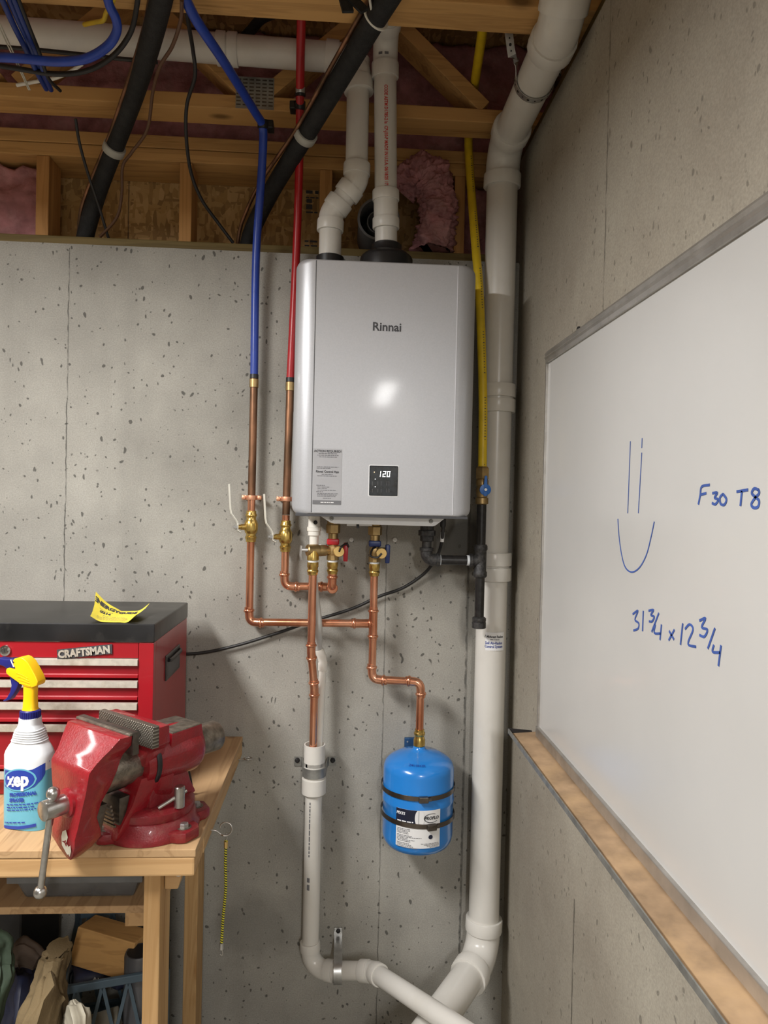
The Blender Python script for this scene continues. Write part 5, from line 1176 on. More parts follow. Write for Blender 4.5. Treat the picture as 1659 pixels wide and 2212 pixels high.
for k in range(5):
    hgt = pitch if k < 3 else (0.108 if k == 3 else 0.045)
    if k == 4: hgt = zc_ - TZ0 - 0.03
    x0, x1 = TX0 + w_ + 0.001, TX1 - w_ - 0.001
    dwr = MB().box((x0, TYF + 0.004, zc_ - hgt + 0.004), (x1, TYF + 0.019, zc_ - 0.001)).build('drawer', 'drawer_red', tc, 0, 0.0015)
    MB().prism([(TYF + 0.004, zc_ - 0.001), (TYF - 0.004, zc_ - 0.003), (TYF - 0.005, zc_ - 0.016), (TYF - 0.001, zc_ - 0.018), (TYF + 0.004, zc_ - 0.013)], lambda a, b_, t_: V((t_, a, b_)), x0, x1).build('pull', 'pull_alu', dwr, 20)
    MB().prism([(TYF + 0.005, zc_ - hgt + 0.014), (TYF - 0.001, zc_ - hgt + 0.012), (TYF - 0.001, zc_ - hgt + 0.006), (TYF + 0.005, zc_ - hgt + 0.004)], lambda a, b_, t_: V((t_, a, b_)), x0, x1).build('drawer_lip', 'box_red', dwr, 20)
    zc_ -= hgt
# badge
bq = p(183, 1408, 1.65); ang = math.radians(6.5)
bf = flatfn((bq.x, TYF - 0.0005, bq.z), (math.cos(ang), 0, math.sin(ang)), (-math.sin(ang), 0, math.cos(ang)), (0, -1, 0))
bd = MB().prism([(-0.061, -0.0105), (0.061, -0.0105), (0.063, 0.0115), (-0.060, 0.0115)], lambda a, b_, t_: bf(a, b_, t_), 0, 0.002).build('badge', 'print_dark', tc, 0)
text(bd, 'CRAFTSMAN', 0.0235, lambda a, b_, c=0: bf(a, b_ - 0.0003, 0.0032 + c), 'pull_alu', 'badge_lettering', 0.0011, sx=0.86, thick=0.0008)
lq = p(12, 1405, 1.65)
lk = MB().lathe([(0.0125, 0.0), (0.0120, 0.004), (0.0085, 0.005), (0.0085, 0.004), (0.007, 0.0055)], (lq.x, TYF, lq.z), (0, -1, 0), 24).build('lock', 'chrome', tc)
MB().box((lq.x - 0.0008, TYF - 0.0062, lq.z - 0.004), (lq.x + 0.0008, TYF - 0.0054, lq.z + 0.004)).build('keyhole', 'dark_case', lk, 0)
# side handle: recessed black cup
ha = atx(357, 1417, TX1); hb = atx(386, 1403, TX1); hc_ = atx(384, 1440, TX1); hd = atx(357, 1477, TX1)
hy0, hy1 = ha.y, hb.y; hz1_ = ha.z; hz0_ = hc_.z - 0.004
MB().box((TX1 - 0.001, hy0, hz0_), (TX1 + 0.004, hy1, hz1_)).build('handle_plate', 'lid_black', tc, 0, 0.002)
MB().box((TX1 + 0.0035, hy0 + 0.012, hz0_ + 0.010), (TX1 + 0.0045, hy1 - 0.012, hz1_ - 0.018)).build('handle_cup', 'grey_can', tc, 0, 0.0)
MB().tube([V((TX1 + 0.006, hy0 + 0.010, hz1_ - 0.012)), V((TX1 + 0.009, hy0 + 0.02, hz1_ - 0.014)), V((TX1 + 0.009, hy1 - 0.02, hz1_ - 0.014)), V((TX1 + 0.006, hy1 - 0.010, hz1_ - 0.012))], 0.005, 10).build('handle_grip', 'black_plastic', tc, 60)
# yellow energy label lying on the lid
yp = thing('energy_label', 'curled yellow energy label lying on the black chest lid', 'paper', tuple(p(265, 1335, 1.70)))
cols = spline([V((p(x, y, d).x, d - 2.1, max(p(x, y, d).z, TZ1 + 0.0012))) for x, y, d in ((195, 1331, 1.662), (215, 1342, 1.661), (237, 1347, 1.66), (257, 1349, 1.66), (275, 1344, 1.662), (292, 1330, 1.668))], 8)
rows = [V((0, 0, 0)), V((0, 0.07, 0.002)), V((0, 0.14, 0.008)), V((0, 0.20, 0.022))]
def pfn(u, v):
    f = u * (len(cols) - 1); i = min(int(f), len(cols) - 2); c = cols[i].lerp(cols[i + 1], f - i)
    k = max(0.0, 0.45 - u) * 2.6 + max(0.0, u - 0.6) * 0.4
    g_ = v * 3; j = min(int(g_), 2); r = rows[j].lerp(rows[j + 1], g_ - j)
    return c + V((-0.030 * (1 - u) * v, r.y * 0.62, r.z * (0.30 + 1.3 * k)))
mb = MB(); nu, nv = 40, 6
vs = [pfn(i / nu, j / nv) for j in range(nv + 1) for i in range(nu + 1)]; vb = [q - V((0, 0, 0.0006)) for q in vs]
fs = [[j * (nu + 1) + i, j * (nu + 1) + i + 1, (j + 1) * (nu + 1) + i + 1, (j + 1) * (nu + 1) + i] for j in range(nv) for i in range(nu)]
mb.add(vs, fs); sht = mb.build('sheet', 'paper_yellow', yp, 60)
ptx = lambda u0, v0, s_: (lambda a, b_, c=0: pfn(min(max(u0 + a * s_, 0.01), 0.99), min(max(v0 + b_ * s_ * 1.5, 0.02), 0.98)) + V((0, -0.0003, 0.0006)))
text(sht, 'ENERGYGUIDE', 0.020, ptx(0.38, 0.82, 6.0), 'print_dark', 'heading', 0.0012, sx=1.0)
text(sht, '$216', 0.016, ptx(0.22, 0.56, 6.0), 'print_dark', 'price', 0.001)
mb = MB(); rnd = random.Random(2)
for v0, a, b_ in ((0.66, .1, .36), (0.42, .2, .62), (0.34, .2, .7), (0.27, .1, .72), (0.2, .1, .74), (0.13, .12, .7)):
    dashes(lambda x, y, c=0: pfn(x, y) + V((0, -0.0003, 0.0006)), a, b_, v0, 0.012, mb, rnd)
mb.build('small_print', 'print_grey', sht, 0)

# ================================================================== SPRAY BOTTLE
sq = atz(62, 1780, BT); sbx, sby = sq.x, sq.y
dB = sby + 2.1; sc = dB / F
sb = thing('spray_bottle', 'clear spray bottle of blue liquid with yellow and blue trigger head', 'spray bottle', (sbx, sby, BT))
yaw = math.radians(-14); cy_, sy_ = math.cos(yaw), math.sin(yaw)
zof = lambda yc: zz(60, 1400 + yc / 5.393, dB)
def oval(rx_, ry_, z, n=40):
    out = []
    for k in range(n):
        a = 2 * PI * k / n; e = 0.72
        ca, sa = math.cos(a), math.sin(a)
        x = rx_ * math.copysign(abs(ca) ** e, ca); y = ry_ * math.copysign(abs(sa) ** e, sa)
        out.append(V((sbx + x * cy_ - y * sy_, sby + x * sy_ + y * cy_, z)))
    return out
hwm = lambda pxw: pxw / 5.393 / 2 * sc
levels = [(2120, 470, .62), (2090, 525, .62), (2060, 535, .62), (1960, 538, .62), (1640, 545, .62), (1370, 548, .62)]
lowr = [oval(hwm(w0) * (1 if i else 0.94), hwm(w0) * f0, max(zof(y0), BT + 0.0008) if i else BT + 0.0008) for i, (y0, w0, f0) in enumerate(levels)]
MB().loft(lowr).build('liquid_filled_body', 'bottle_liquid', sb, 60)
up = [(1370, 548, .62), (1290, 548, .62), (1225, 550, .62), (1180, 520, .63), (1120, 450, .66), (1080, 390, .72), (1040, 352, .80), (1000, 325, .86), (960, 300, .92), (930, 270, .96), (890, 235, 1.0), (880, 225, 1.0), (870, 222, 1.0), (800, 215, 1.0)]
ur = []
for i, (y0, w0, f0) in enumerate(up): ur.append(oval(hwm(w0), hwm(w0) * f0, zof(y0)))
MB().loft(ur).build('bottle_shoulder', 'bottle_plastic', sb, 60)
for k, (y0, w0, f0) in enumerate(((1060, 378, .76), (1035, 352, .80), (1010, 334, .85), (985, 318, .89), (960, 303, .92), (935, 280, .95))):
    MB().tube([V(q) for q in oval(hwm(w0), hwm(w0) * f0, zof(y0))] + [oval(hwm(w0), hwm(w0) * f0, zof(y0))[0]], 0.0012, 6, cap=False).build('grip_ring', 'bottle_plastic', sb, 60)
MB().lathe([(hwm(212), zof(812)), (hwm(216), zof(805)), (hwm(212), zof(725)), (hwm(185), zof(712))], (sbx, sby, 0), (0, 0, 1), 28).build('collar', 'spray_blue', sb)
for k in range(28):
    a = 2 * PI * k / 28; r = hwm(214); 
    MB().tube([V((sbx + r * math.cos(a), sby + r * math.sin(a), zof(806))), V((sbx + r * math.cos(a), sby + r * math.sin(a), zof(726)))], 0.0009, 4).build('collar_ridge', 'spray_blue', sb, 60)
MB().loft([oval(hwm(170), hwm(160), zof(716)), oval(hwm(152), hwm(140), zof(690)), oval(hwm(142), hwm(125), zof(560)), oval(hwm(150), hwm(125), zof(400))]).build('sprayer_neck', 'spray_yellow', sb, 60)
def hp_(x, y): return ((x - 335) / 5.393 * sc, zof(y))
def shp(pts, name, mat, hw_, par=sb, bev=0.004, o=0.0):
    return MB().prism([hp_(*q) for q in pts], lambda a, b_, t_: V((sbx + a * cy_ - (t_ + o) * sy_, sby + a * sy_ + (t_ + o) * cy_, b_)), -hw_, hw_).build(name, mat, par, 50, bev, 3)
hd_ = shp([(155, 135), (175, 118), (250, 98), (290, 108), (345, 150), (400, 230), (450, 310), (475, 370), (465, 410), (440, 425), (400, 440), (330, 435), (270, 415), (200, 375), (120, 330), (75, 300), (68, 270), (75, 240), (100, 232), (180, 248), (185, 225), (160, 190)], 'sprayer_shroud', 'spray_yellow', 0.0135, bev=0.004)
for i in range(4):
    a = [(205 + i * 14, 283 + i * 38), (250 + i * 14, 292 + i * 36), (320 + i * 12, 318 + i * 32), (350 + i * 12, 335 + i * 28)]
    q = [hp_(*w) for w in a]; MB().tube([V((sbx + x * cy_ + 0.0135 * sy_, sby + x * sy_ - 0.0135 * cy_, z)) for x, z in q], 0.0010, 6).build('shroud_rib', 'spray_yellow', hd_, 60)
q = hp_(170, 158); MB().lathe([(0.0012, 0), (0.0012, 0.0006)], (sbx + q[0] * cy_ + 0.0137 * sy_, sby + q[0] * sy_ - 0.0137 * cy_, q[1]), (sy_, -cy_, 0), 10).build('pin_hole', 'dark_case', hd_)
shp([(-60, 130), (60, 140), (120, 128), (160, 150), (180, 240), (100, 235), (60, 250), (30, 225), (-60, 200)], 'nozzle', 'spray_blue', 0.0095, bev=0.002)
shp([(108, 138), (120, 136), (160, 215), (150, 222)], 'nozzle_mark', 'print_white', 0.0102, bev=0)
shp([(90, 320), (200, 372), (212, 400), (190, 470), (150, 540), (100, 610), (40, 632), (5, 630), (60, 590), (100, 520), (118, 440), (105, 380)], 'trigger', 'spray_blue', 0.008, bev=0.002)
# printed label wrapped on the front of the bottle
def bfn(a, b_, c=0):
    rx_ = hwm(546); ry_ = rx_ * .62; s_ = max(-0.999, min(0.999, a / rx_)); e = 0.72
    ca = abs(s_) ** (1 / e); y = -ry_ * (max(0.0, 1 - ca * ca) ** 0.5) ** e - 0.0007 - c; x = a
    return V((sbx + x * cy_ - y * sy_, sby + x * sy_ + y * cy_, b_))
lw = lambda x, y: (((x - 325) / 5.393 * sc) / math.cos(yaw), zof(y + (x - 325) * 0.0))
def poly(pts, mat, name, c):
    # filled polygon sliced into thin columns so that it hugs the curve
    q = [lw(*w) for w in pts]; xs = [a for a, _ in q]; x0, x1 = min(xs), max(xs); n = 28; mb = MB()
    def span(x):
        ys = []
        for i in range(len(q)):
            (ax, ay), (bx_, by_) = q[i], q[(i + 1) % len(q)]
            if (ax - x) * (bx_ - x) <= 0 and abs(ax - bx_) > 1e-9: ys.append(ay + (by_ - ay) * (x - ax) / (bx_ - ax))
        return (min(ys), max(ys)) if ys else None
    for i in range(n):
        a, b_ = x0 + (x1 - x0) * (i + 0.001) / n, x0 + (x1 - x0) * (i + 0.999) / n; sa, sb_ = span(a), span(b_)
        if sa and sb_: mb.add([bfn(a, sa[0], c), bfn(b_, sb_[0], c), bfn(b_, sb_[1], c), bfn(a, sa[1], c)], [[0, 1, 2, 3]])
    return mb.build(name, mat, sb, 0)
poly([(130, 1383), (350, 1368), (480, 1340), (592, 1272), (590, 1370), (560, 1460), (500, 1535), (405, 1580), (300, 1600), (200, 1590), (130, 1570)], 'zep_blue', 'label_panel', 0.0)
E2 = lambda rx_, ry_: [(320 + rx_ * math.cos(a), 1470 + ry_ * math.sin(a) - (rx_ * math.cos(a)) * 0.12) for a in [2 * PI * k / 40 for k in range(40)]]
poly(E2(200, 128), 'bottle_liquid', 'label_oval', 0.0004); poly(E2(182, 112), 'zep_blue', 'label_oval', 0.0007)
def ltx(x, y, sl=0.12): 
    o = lw(x, y)
    return lambda a, b_, c=0: bfn(o[0] + a, o[1] + b_ + a * sl, 0.0011)
text(sb, 'zep', 0.040, ltx(312, 1470), 'bottle_plastic', 'label_lettering', 0.0018, sx=0.88)
text(sb, 'PROFESSIONAL', 0.0098, ltx(368, 1628, 0.15), 'zep_blue', 'label_lettering', 0.0006, sx=0.88)
text(sb, 'SPRAYER', 0.0098, ltx(302, 1702, 0.12), 'zep_blue', 'label_lettering', 0.0006, sx=0.88)
mb = MB(); rnd = random.Random(11)
for y_, x0, x1 in ((1775, 175, 580), (1808, 175, 500), (1838, 175, 520), (1985, 145, 415)):
    a = lw(x0, y_); b_ = lw(x1, y_); dashes(lambda x, y, c=0: bfn(x, y + (x - a[0]) * 0.13, 0.0008), a[0], b_[0], a[1], 0.0022, mb, rnd)
mb.build('label_print', 'zep_blue', sb, 0)
poly([(132, 2012), (330, 1995), (520, 1955), (520, 1990), (330, 2030), (132, 2046)], 'zep_blue', 'label_stripe', 0.0008)

# ================================================================== BENCH VISE
VO = V((-0.382, -0.592, BT)); VA = V((-0.62, -0.78, 0)).normalized(); VB = V((0.78, -0.62, 0)).normalized()
VB = (VB - VA * VB.dot(VA)).normalized()
Lc = lambda a, b_, z: VO + VA * a + VB * b_ + V((0, 0, z))
vs_ = thing('bench_vise', 'red cast iron bench vise bolted to the workbench corner', 'vise', tuple(VO))
def slices(S_, name, mat, bev=0.004, par=vs_, sm=40):
    rings = []
    for z, a0, a1, hw0, hw1 in S_: rings.append([Lc(a0, -hw0, z), Lc(a1, -hw1, z), Lc(a1, hw1, z), Lc(a0, hw0, z)])
    return MB().loft(rings).build(name, mat, par, sm, bev, 2)
# base flange with lugs
MB().lathe([(0.098, 0.001), (0.098, 0.014), (0.090, 0.026), (0.088, 0.036), (0.083, 0.040)], VO, (0, 0, 1), 48).build('base', 'vise_red_dusty', vs_, 40)
for ang in (94, 158, -14, 250):
    a = math.radians(ang); u = VA * math.cos(a) + VB * math.sin(a); w = V((0, 0, 1)).cross(u); c = VO + u * 0.085
    out = []
    for (r_, ww) in ((0.0, 0.036), (0.022, 0.028), (0.034, 0.018)): out.append((r_, ww))
    poly_ = [(r_, ww) for r_, ww in out] + [(r_, -ww) for r_, ww in reversed(out)]
    lg = MB().prism(poly_, lambda q, s_, t_: c + u * q + w * s_ + V((0, 0, t_)), 0.001, 0.022).build('base_lug', 'vise_red_dusty', vs_, 30, 0.004, 2)
    MB().lathe([(0.0150, 0.0215), (0.0150, 0.0228), (0.0085, 0.0228)], c + u * 0.010, (0, 0, 1), 20).build('washer', 'steel_worn', lg)
    MB().lathe([(0.0095, 0.0228), (0.0095, 0.029), (0.007, 0.0305)], c + u * 0.010, (0, 0, 1), 6, ph=ang).build('bolt_head', 'galvanized', lg, 20)
MB().lathe([(0.084, 0.038), (0.087, 0.042), (0.087, 0.055), (0.080, 0.062), (0.060, 0.064)], VO, (0, 0, 1), 48).build('swivel_ring', 'vise_red_dusty', vs_, 40)
slices([(0.055, -0.085, 0.045, 0.042, 0.05), (0.085, -0.072, 0.040, 0.036, 0.045), (0.125, -0.060, 0.035, 0.034, 0.045)], 'pedestal', 'vise_red_dusty', 0.008)
# fixed body: barrel, anvil, rear jaw and lower wedge
bc = lambda a: Lc(a, 0, 0.148)
MB().tube([bc(q) for q in (0.050, 0.048, 0.010, -0.05, -0.088, -0.100, -0.106)], [0.046, 0.054, 0.056, 0.056, 0.055, 0.049, 0.040], 36).build('barrel', 'vise_red', vs_, 40)
slices([(0.150, -0.098, -0.004, 0.050, 0.052), (0.196, -0.094, -0.010, 0.043, 0.048), (0.201, -0.094, -0.010, 0.043, 0.048)], 'anvil', 'vise_red', 0.002)
slices([(0.2005, -0.093, -0.011, 0.0425, 0.0475), (0.2035, -0.092, -0.012, 0.042, 0.047)], 'anvil_face', 'steel_worn', 0.001)
slices([(0.150, 0.010, 0.055, 0.048, 0.048), (0.182, 0.012, 0.060, 0.056, 0.060), (0.200, 0.020, 0.055, 0.080, 0.086), (0.238, 0.028, 0.054, 0.088, 0.088)], 'rear_jaw', 'vise_red', 0.003)
slices([(0.010, 0.030, 0.102, 0.022, 0.022), (0.040, -0.005, 0.098, 0.036, 0.034), (0.080, -0.02, 0.078, 0.044, 0.042), (0.130, -0.02, 0.062, 0.048, 0.048)], 'lower_wedge', 'vise_red', 0.006)
slices([(0.200, 0.0545, 0.070, 0.090, 0.090), (0.243, 0.0545, 0.068, 0.090, 0.090)], 'rear_jaw_plate', 'knurled_steel', 0.001)
for b_ in (-0.055, 0.045): MB().lathe([(0.0075, 0), (0.0075, 0.0008), (0.004, 0.0008), (0.004, 0.0002)], Lc(0.0693, b_, 0.222), VA, 14).build('plate_screw', 'steel_dark', vs_)
MB().tube([bc(0.030), bc(0.0275), bc(0.021), bc(0.0185)], [0.0565, 0.0590, 0.0590, 0.0565], 36).build('hose_clamp', 'black_plastic', vs_, 40)
MB().tube([bc(-0.10), bc(-0.168), bc(-0.172)], [0.0335, 0.0335, 0.031], 28).build('rear_tube', 'steel_worn', vs_, 40)
MB().tube([bc(0.045), bc(0.150)], 0.0385, 28).build('slide_tube', 'steel_worn', vs_, 40)
MB().tube([Lc(0.06, 0, 0.118), Lc(0.15, 0, 0.118)], 0.014, 16).build('lead_screw', 'steel_dark', vs_, 40)
# pipe jaws below
for a0, a1 in ((0.078, 0.100), (0.128, 0.148)):
    pj = slices([(0.045, a0 + 0.01, a1, 0.030, 0.030), (0.100, a0, a1 + 0.002, 0.034, 0.034)], 'pipe_jaw', 'steel_dark', 0.002)
for k in range(6): MB().box((-0.03, -0.0022, -0.002), (0.03, 0.0022, 0.002), M.Translation(Lc(0.108 + 0.002 * k, 0, 0.046 + k * 0.0085)) @ M.Rotation(math.atan2(VB.y, VB.x), 4, 'Z')).build('jaw_tooth', 'steel_worn', vs_, 0)
# moving jaw
mj = slices([(0.004, 0.166, 0.186, 0.005, 0.006), (0.022, 0.152, 0.192, 0.022, 0.024), (0.042, 0.140, 0.198, 0.034, 0.038), (0.055, 0.142, 0.198, 0.034, 0.038), (0.080, 0.150, 0.192, 0.034, 0.040), (0.110, 0.146, 0.190, 0.042, 0.047), (0.140, 0.134, 0.189, 0.052, 0.056), (0.165, 0.124, 0.188, 0.056, 0.061), (0.180, 0.120, 0.187, 0.058, 0.063), (0.186, 0.118, 0.183, 0.058, 0.064), (0.197, 0.115, 0.173, 0.062, 0.066), (0.208, 0.114, 0.164, 0.074, 0.072), (0.220, 0.114, 0.154, 0.086, 0.079), (0.238, 0.114, 0.140, 0.088, 0.087)], 'moving_jaw', 'vise_red', 0.002)
slices([(0.200, 0.100, 0.1135, 0.090, 0.090), (0.243, 0.102, 0.1135, 0.090, 0.090)], 'front_jaw_plate', 'steel_dark', 0.001)
slices([(0.238, 0.1135, 0.121, 0.089, 0.089), (0.2425, 0.1135, 0.120, 0.089, 0.089)], 'front_jaw_cap', 'steel_worn', 0.001)
for pts in ([(0.0, 0.062), (0.012, 0.068), (0.02, 0.056), (0.014, 0.044), (0.024, 0.036), (0.016, 0.022), (0.004, 0.016), (-0.006, 0.034), (-0.004, 0.052)], [(0.030, 0.044), (0.026, 0.030), (0.012, 0.014), (0.010, 0.020), (0.024, 0.040)]):
    def ps_(b_, z):
        a = 0.1985 if z > 0.042 else (0.1925 + (z - 0.022) / 0.020 * 0.006 if z > 0.022 else 0.1865 + (z - 0.004) / 0.018 * 0.006)
        return Lc(a + 0.0008, b_ * 0.9, z)
    mb = MB(); c = sum((ps_(*q) for q in pts), V()) / len(pts)
    mb.add([ps_(*q) for q in pts] + [c + VA * 0.0004], [[i, (i + 1) % len(pts), len(pts)] for i in range(len(pts))]); mb.build('bare_metal_patch', 'paint_chip', mj, 0)
MB().tube([Lc(0.183, 0, 0.113), Lc(0.195, 0, 0.113), Lc(0.197, 0, 0.113)], [0.028, 0.026, 0.022], 24).build('screw_boss', 'vise_red', vs_, 40)
MB().tube([Lc(q, 0, 0.113) for q in (0.19, 0.236, 0.238, 0.239)], [0.0185, 0.0185, 0.0180, 0.0165], 28).build('screw_head', 'steel', vs_, 40)
hb_ = Lc(0.222, 0, 0.113)
# T handle in the plane across the screw
v = ray(87, 1927); tt = (hb_ - CAM).dot(VA) / v.dot(VA); low_ = CAM + v * tt; dv = (low_ - hb_).normalized()
MB().tube([hb_ - dv * 0.026, low_], 0.0062, 16).build('handle_bar', 'steel', vs_, 40)
for c in (hb_ - dv * 0.030, low_): MB().lathe([(0.0122 * math.sin(k * PI / 12), -0.0122 * math.cos(k * PI / 12)) for k in range(13)], c, (0, 0, 1), 24, cap=False).build('handle_ball', 'steel', vs_, 60)
# swivel lock bolt with its bar
k0 = atz(80 + 1275 / 4.1475, 1500 + 900 / 4.1475, BT + 0.085)
MB().lathe([(0.011, -0.024), (0.011, 0.016), (0.009, 0.018)], k0, (0, 0, 1), 18).build('lock_bolt', 'steel', vs_)
e_ = atz(80 + 1085 / 4.1475, 1500 + 1020 / 4.1475, BT + 0.067)
MB().tube([k0 + (k0 - e_) * 0.35, e_], 0.0042, 10).build('lock_bar', 'steel', vs_, 60)
ct = thing('wire_tie', 'thin black wire tie dangling behind the vise base', 'wire tie', tuple(atz(418, 1705, BT)))
MB().tube(spline([atz(80 + 1350 / 4.1475, 1500 + 640 / 4.1475, BT + 0.075), atz(80 + 1378 / 4.1475, 1500 + 760 / 4.1475, BT + 0.04), atz(80 + 1393 / 4.1475, 1500 + 862 / 4.1475, BT + 0.012)], 6), 0.0022, 8).build('wire', 'cable_black', ct, 60)
MB().box((-0.004, -0.004, -0.002), (0.004, 0.004, 0.004), M.Translation(atz(80 + 1393 / 4.1475, 1500 + 862 / 4.1475, BT + 0.010))).build('tie_head', 'cable_black', ct, 0, 0.001)

# ================================================================== UNDER THE BENCH
# clear bin on the shelf
bn = thing('storage_bin', 'clear plastic bin of odds and ends on the shelf under the bench', 'bin', tuple(V((-0.6, -0.35, SZ))))
x0 = p(62, 1935, 1.62).x; x1 = fl0 - 0.03; y0, y1 = shf + 0.014, byb - 0.09; h_ = BT - 0.056 - 0.012 - SZ
hbin = zz(150, 1886, 1.54) - SZ
MB().loft([[V((x0 + 0.02, y0 + 0.02, SZ + 0.001)), V((x1 - 0.02, y0 + 0.02, SZ + 0.001)), V((x1 - 0.02, y1 - 0.02, SZ + 0.001)), V((x0 + 0.02, y1 - 0.02, SZ + 0.001))], [V((x0, y0, SZ + hbin)), V((x1, y0, SZ + hbin)), V((x1, y1, SZ + hbin)), V((x0, y1, SZ + hbin))]]).build('tub', 'bin_clear', bn, 0, 0.006)
MB().box((x0 - 0.008, y0 - 0.012, SZ + hbin), (x1 + 0.008, y1 + 0.008, SZ + hbin + 0.010)).build('lid', 'bin_clear', bn, 0, 0.004)
MB().box((x0 - 0.006, y0 - 0.010, SZ + hbin - 0.014), (x1 + 0.006, y0 - 0.006, SZ + hbin)).build('rim', 'bin_clear', bn, 0, 0.002)
fb = fluffbox('bin_contents', (x0 + 0.03, y0 + 0.03, SZ + 0.003), (x1 - 0.03, y1 - 0.03, SZ + hbin * 0.6), (20, 16, 4), 0.006, 'loose odds and ends piled inside the clear bin', None)
fb['category'] = 'contents'; fb['kind'] = 'stuff'; fb.data.materials.clear(); fb.data.materials.append(MATS['bin_junk'])
# milk crate
CZ1 = zz(200, 2130, 1.62); CZ0 = CZ1 - 0.27
CC = [V((-0.600, -0.480, 0)), V((-0.385, -0.425, 0)), V((-0.452, -0.135, 0)), V((-0.672, -0.185, 0))]
stp = thing('dark_box', 'dark box in the shadows carrying the milk crate', 'box', (-0.53, -0.3, 0))
cr_ = thing('milk_crate', 'slate blue plastic milk crate full of things under the bench', 'crate', (-0.53, -0.3, CZ0))
ctr = sum(CC, V()) / 4
sh_ = lambda q, k, z: V((ctr.x + (q.x - ctr.x) * k, ctr.y + (q.y - ctr.y) * k, z))
rr = [[sh_(q, 1.04, 0.001) for q in CC], [sh_(q, 1.04, CZ0 - 0.001) for q in CC]]
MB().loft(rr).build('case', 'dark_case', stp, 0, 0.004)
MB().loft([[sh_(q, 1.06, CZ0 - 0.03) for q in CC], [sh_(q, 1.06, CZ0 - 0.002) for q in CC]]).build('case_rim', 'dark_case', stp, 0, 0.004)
MB().loft([[sh_(q, 0.98, CZ0) for q in CC], [sh_(q, 0.98, CZ0 + 0.006) for q in CC]]).build('bottom', 'crate_blue', cr_, 0)
for i in range(4):
    a, b_ = CC[i], CC[(i + 1) % 4]; d_ = (b_ - a).normalized(); nrm = V((d_.y, -d_.x, 0)); Lw = (b_ - a).length
    for zb_, zt_ in ((CZ1 - 0.018, CZ1), (CZ0, CZ0 + 0.018), (CZ0 + 0.125, CZ0 + 0.137)):
        mb = MB(); mb.loft([[a + V((0, 0, z)) - nrm * 0.006, b_ + V((0, 0, z)) - nrm * 0.006, b_ + V((0, 0, z)) + nrm * 0.004, a + V((0, 0, z)) + nrm * 0.004] for z in (zb_, zt_)]); mb.build('rail', 'crate_blue', cr_, 0, 0.002)
    MB().tube([a + V((0, 0, CZ0)), a + V((0, 0, CZ1))], 0.009, 8).build('corner_post', 'crate_blue', cr_, 0)
    n_ = 8 if i % 2 == 0 else 10
    for k in range(n_):
        u0, u1 = k / n_, (k + 1) / n_; up_ = k % 2 == 0
        for z0_, z1_ in ((CZ0 + 0.012, CZ0 + 0.128), (CZ0 + 0.134, CZ1 - 0.01)):
            q0_ = a.lerp(b_, u0) + V((0, 0, z0_ if up_ else z1_)); q1_ = a.lerp(b_, u1) + V((0, 0, z1_ if up_ else z0_))
            MB().ribbon([q0_, q1_], tuple(nrm.cross(q1_ - q0_)), 0.0075, 0.005).build('rib', 'crate_blue', cr_, 0)
def obox(c, sx_, sy_, sz_, rot, name, mat, label, cat, bev=0.003):
    from mathutils import Euler
    mx = M.Translation(c) @ Euler(rot).to_matrix().to_4x4()
    return tag(MB().box((-sx_ / 2, -sy_ / 2, -sz_ / 2), (sx_ / 2, sy_ / 2, sz_ / 2), mx).build(name, mat, None, 0, bev), label, cat)
c = p(238, 2045, 1.76)
obox(c, 0.150, 0.085, 0.085, (math.radians(-12), math.radians(9), math.radians(-12)), 'wood_offcut', WX, 'thick pine offcut with a dark knot lying in the milk crate', 'wood block')
c = p(215, 2108, 1.73)
bb = thing('folded_bag', 'dark blue folded bag with white lettering inside the milk crate', 'bag', tuple(c))
mb = MB().tube(spline([p(150, 2112, 1.72), p(190, 2100, 1.74), p(240, 2098, 1.75), p(285, 2112, 1.72)], 8), [0.012] + [0.030] * 23 + [0.014], 20, sx=0.75, sy=1.4)
mb.warp(lambda q: q + V((0, 0, fbm(q, 20, 0.006)))); mb.build('folds', 'bag_blue', bb, 60)
o = p(218, 2117, 1.685); text(bb, 'ALER', 0.016, lambda a, b_, c_=0: o + V((a, -0.002, 0)) + V((0.0, -0.05, 0.8)) * b_ + V((0, 0, -a * 0.25)), 'print_white', 'lettering', 0.0004)
c = p(303, 2065, 1.70); cn = thing('grey_canister', 'dark grey canister standing half hidden behind the front bench leg', 'canister', (c.x, c.y, CZ0 + 0.01))
MB().lathe([(0.032, CZ0 + 0.01), (0.034, CZ0 + 0.02), (0.034, c.z + 0.005), (0.031, c.z + 0.012), (0.027, c.z + 0.012), (0.026, c.z - 0.02)], (c.x - 0.002, c.y, 0), (0, 0, 1), 24).build('can', 'grey_can', cn); MB().lathe([(0.028, 0), (0.028, 0.003)], (c.x - 0.002, c.y, c.z + 0.009), (0, 0, 1), 20).build('top_plate', 'dark_case', cn)
c = p(215, 2185, 1.69)
obox(V((c.x, c.y, CZ0 + 0.075)), 0.11, 0.07, 0.13, (0.1, -0.2, 0.2), 'ivory_box', 'ivory', 'cream coloured box low inside the milk crate', 'box', 0.006)
c = p(278, 2180, 1.68); obox(V((c.x, c.y, CZ0 + 0.07)), 0.045, 0.05, 0.11, (0, 0.15, 0.3), 'maroon_pack', 'maroon', 'small maroon pack low inside the milk crate', 'pack', 0.004)
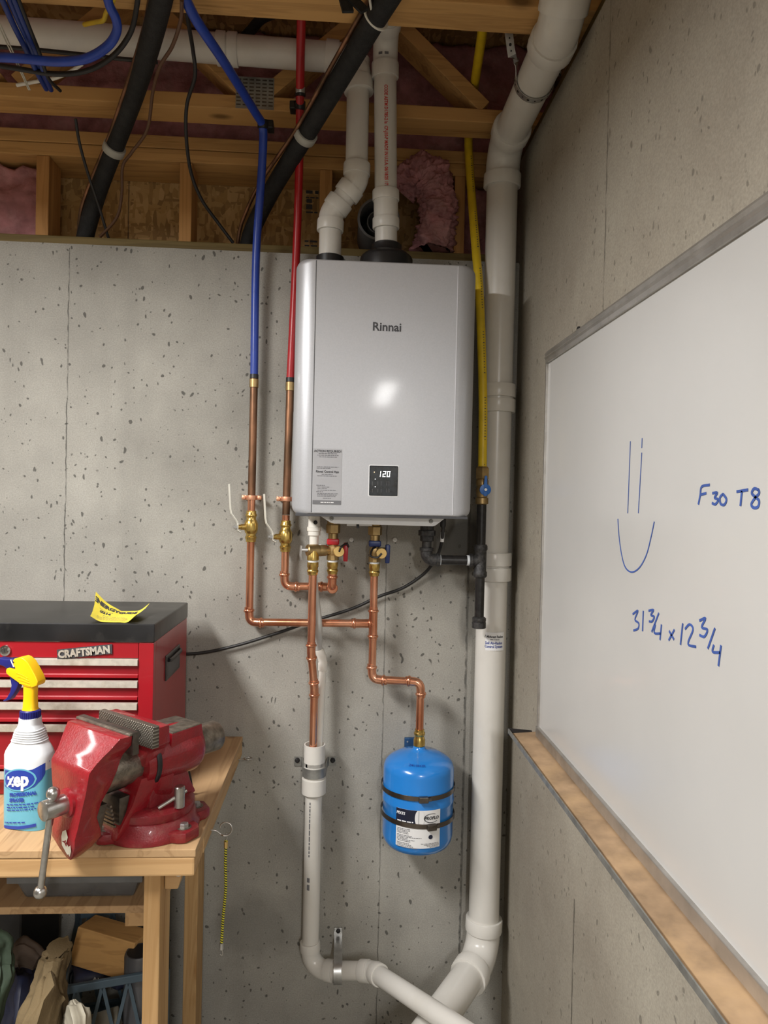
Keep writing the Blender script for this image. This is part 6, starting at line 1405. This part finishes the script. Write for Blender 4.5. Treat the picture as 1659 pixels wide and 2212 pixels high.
# canvas roll, green cloth, black case, brown card at the left
def soft(pts, rad, name, mat, label, cat, amp=0.008, sx_=1.0, sy_=0.8):
    q = spline(pts, 8); n_ = len(q); R_ = []
    for i in range(n_):
        f = i / (n_ - 1) * (len(rad) - 1); k = min(int(f), len(rad) - 2); R_.append(rad[k] + (rad[k + 1] - rad[k]) * (f - k))
    T3, U3 = frames(q); rings = []; ph = (hash_(name) % 7)
    for i in range(n_):
        w3 = T3[i].cross(U3[i]); row = []
        for k in range(48):
            t3 = 2 * PI * k / 48; r3 = R_[i] * (1 + 0.13 * math.sin(3 * t3 + ph + i * 0.05) + 0.09 * math.sin(7 * t3 + ph * 2 - i * 0.08) + 0.04 * math.sin(13 * t3 + i * 0.1))
            row.append(q[i] + U3[i] * (math.cos(t3) * r3 * sx_) + w3 * (math.sin(t3) * r3 * sy_))
        rings.append(row)
    mb = MB().loft(rings)
    mb.warp(lambda w: w + V((fbm(w, 16, amp), fbm(w + V((4, 4, 4)), 16, amp), fbm(w + V((9, 1, 3)), 16, amp * 0.7))) + V((fbm(w, 60, amp * 0.2), 0, 0))); return tag(mb.build(name, mat, None, 50), label, cat)
hash_ = lambda n: sum(ord(c) for c in n)
soft([p(128, 2050, 1.55), p(124, 2058, 1.55), p(118, 2085, 1.54), p(102, 2150, 1.50), p(82, 2225, 1.44), V((-0.66, -0.70, 0.30)), V((-0.68, -0.70, 0.02))], [0.030, 0.040, 0.042, 0.050, 0.060, 0.070, 0.070], 'canvas_bag', 'canvas_tan', 'tan canvas sack propped upright left of the milk crate', 'sack', 0.012, 0.6, 1.0)
soft([p(-6, 2005, 1.50), p(-2, 2030, 1.50), p(0, 2090, 1.48), p(-6, 2160, 1.46), V((-0.78, -0.66, 0.30)), V((-0.78, -0.66, 0.03))], [0.010, 0.026, 0.028, 0.022, 0.05, 0.06], 'green_cloth', 'cloth_green', 'green cloth bundle at the lower left edge', 'cloth', 0.010)
a = p(106, 2060, 1.95)
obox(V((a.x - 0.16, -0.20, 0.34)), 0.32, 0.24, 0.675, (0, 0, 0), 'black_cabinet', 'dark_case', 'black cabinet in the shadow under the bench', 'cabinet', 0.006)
c = p(52, 2070, 1.62)
soft([p(12, 2085, 1.60), p(50, 2060, 1.60), p(85, 2075, 1.60)], [0.010, 0.030, 0.020], 'brown_rag', 'card_brown', 'brown rag behind the tan sack', 'rag', 0.008)
soft([p(30, 2110, 1.66), p(48, 2140, 1.64), p(40, 2220, 1.6), V((-0.77, -0.5, 0.02))], [0.03, 0.045, 0.05, 0.06], 'dark_bag', 'bag_blue', 'dark bag between the green cloth and the tan sack', 'bag', 0.01)
soft([p(150, 2165, 1.50), p(158, 2195, 1.48), p(165, 2260, 1.46), V((-0.545, -0.62, 0.02))], [0.008, 0.024, 0.034, 0.04], 'pale_bag', 'ivory', 'pale plastic bag between the tan sack and the milk crate', 'bag', 0.008)
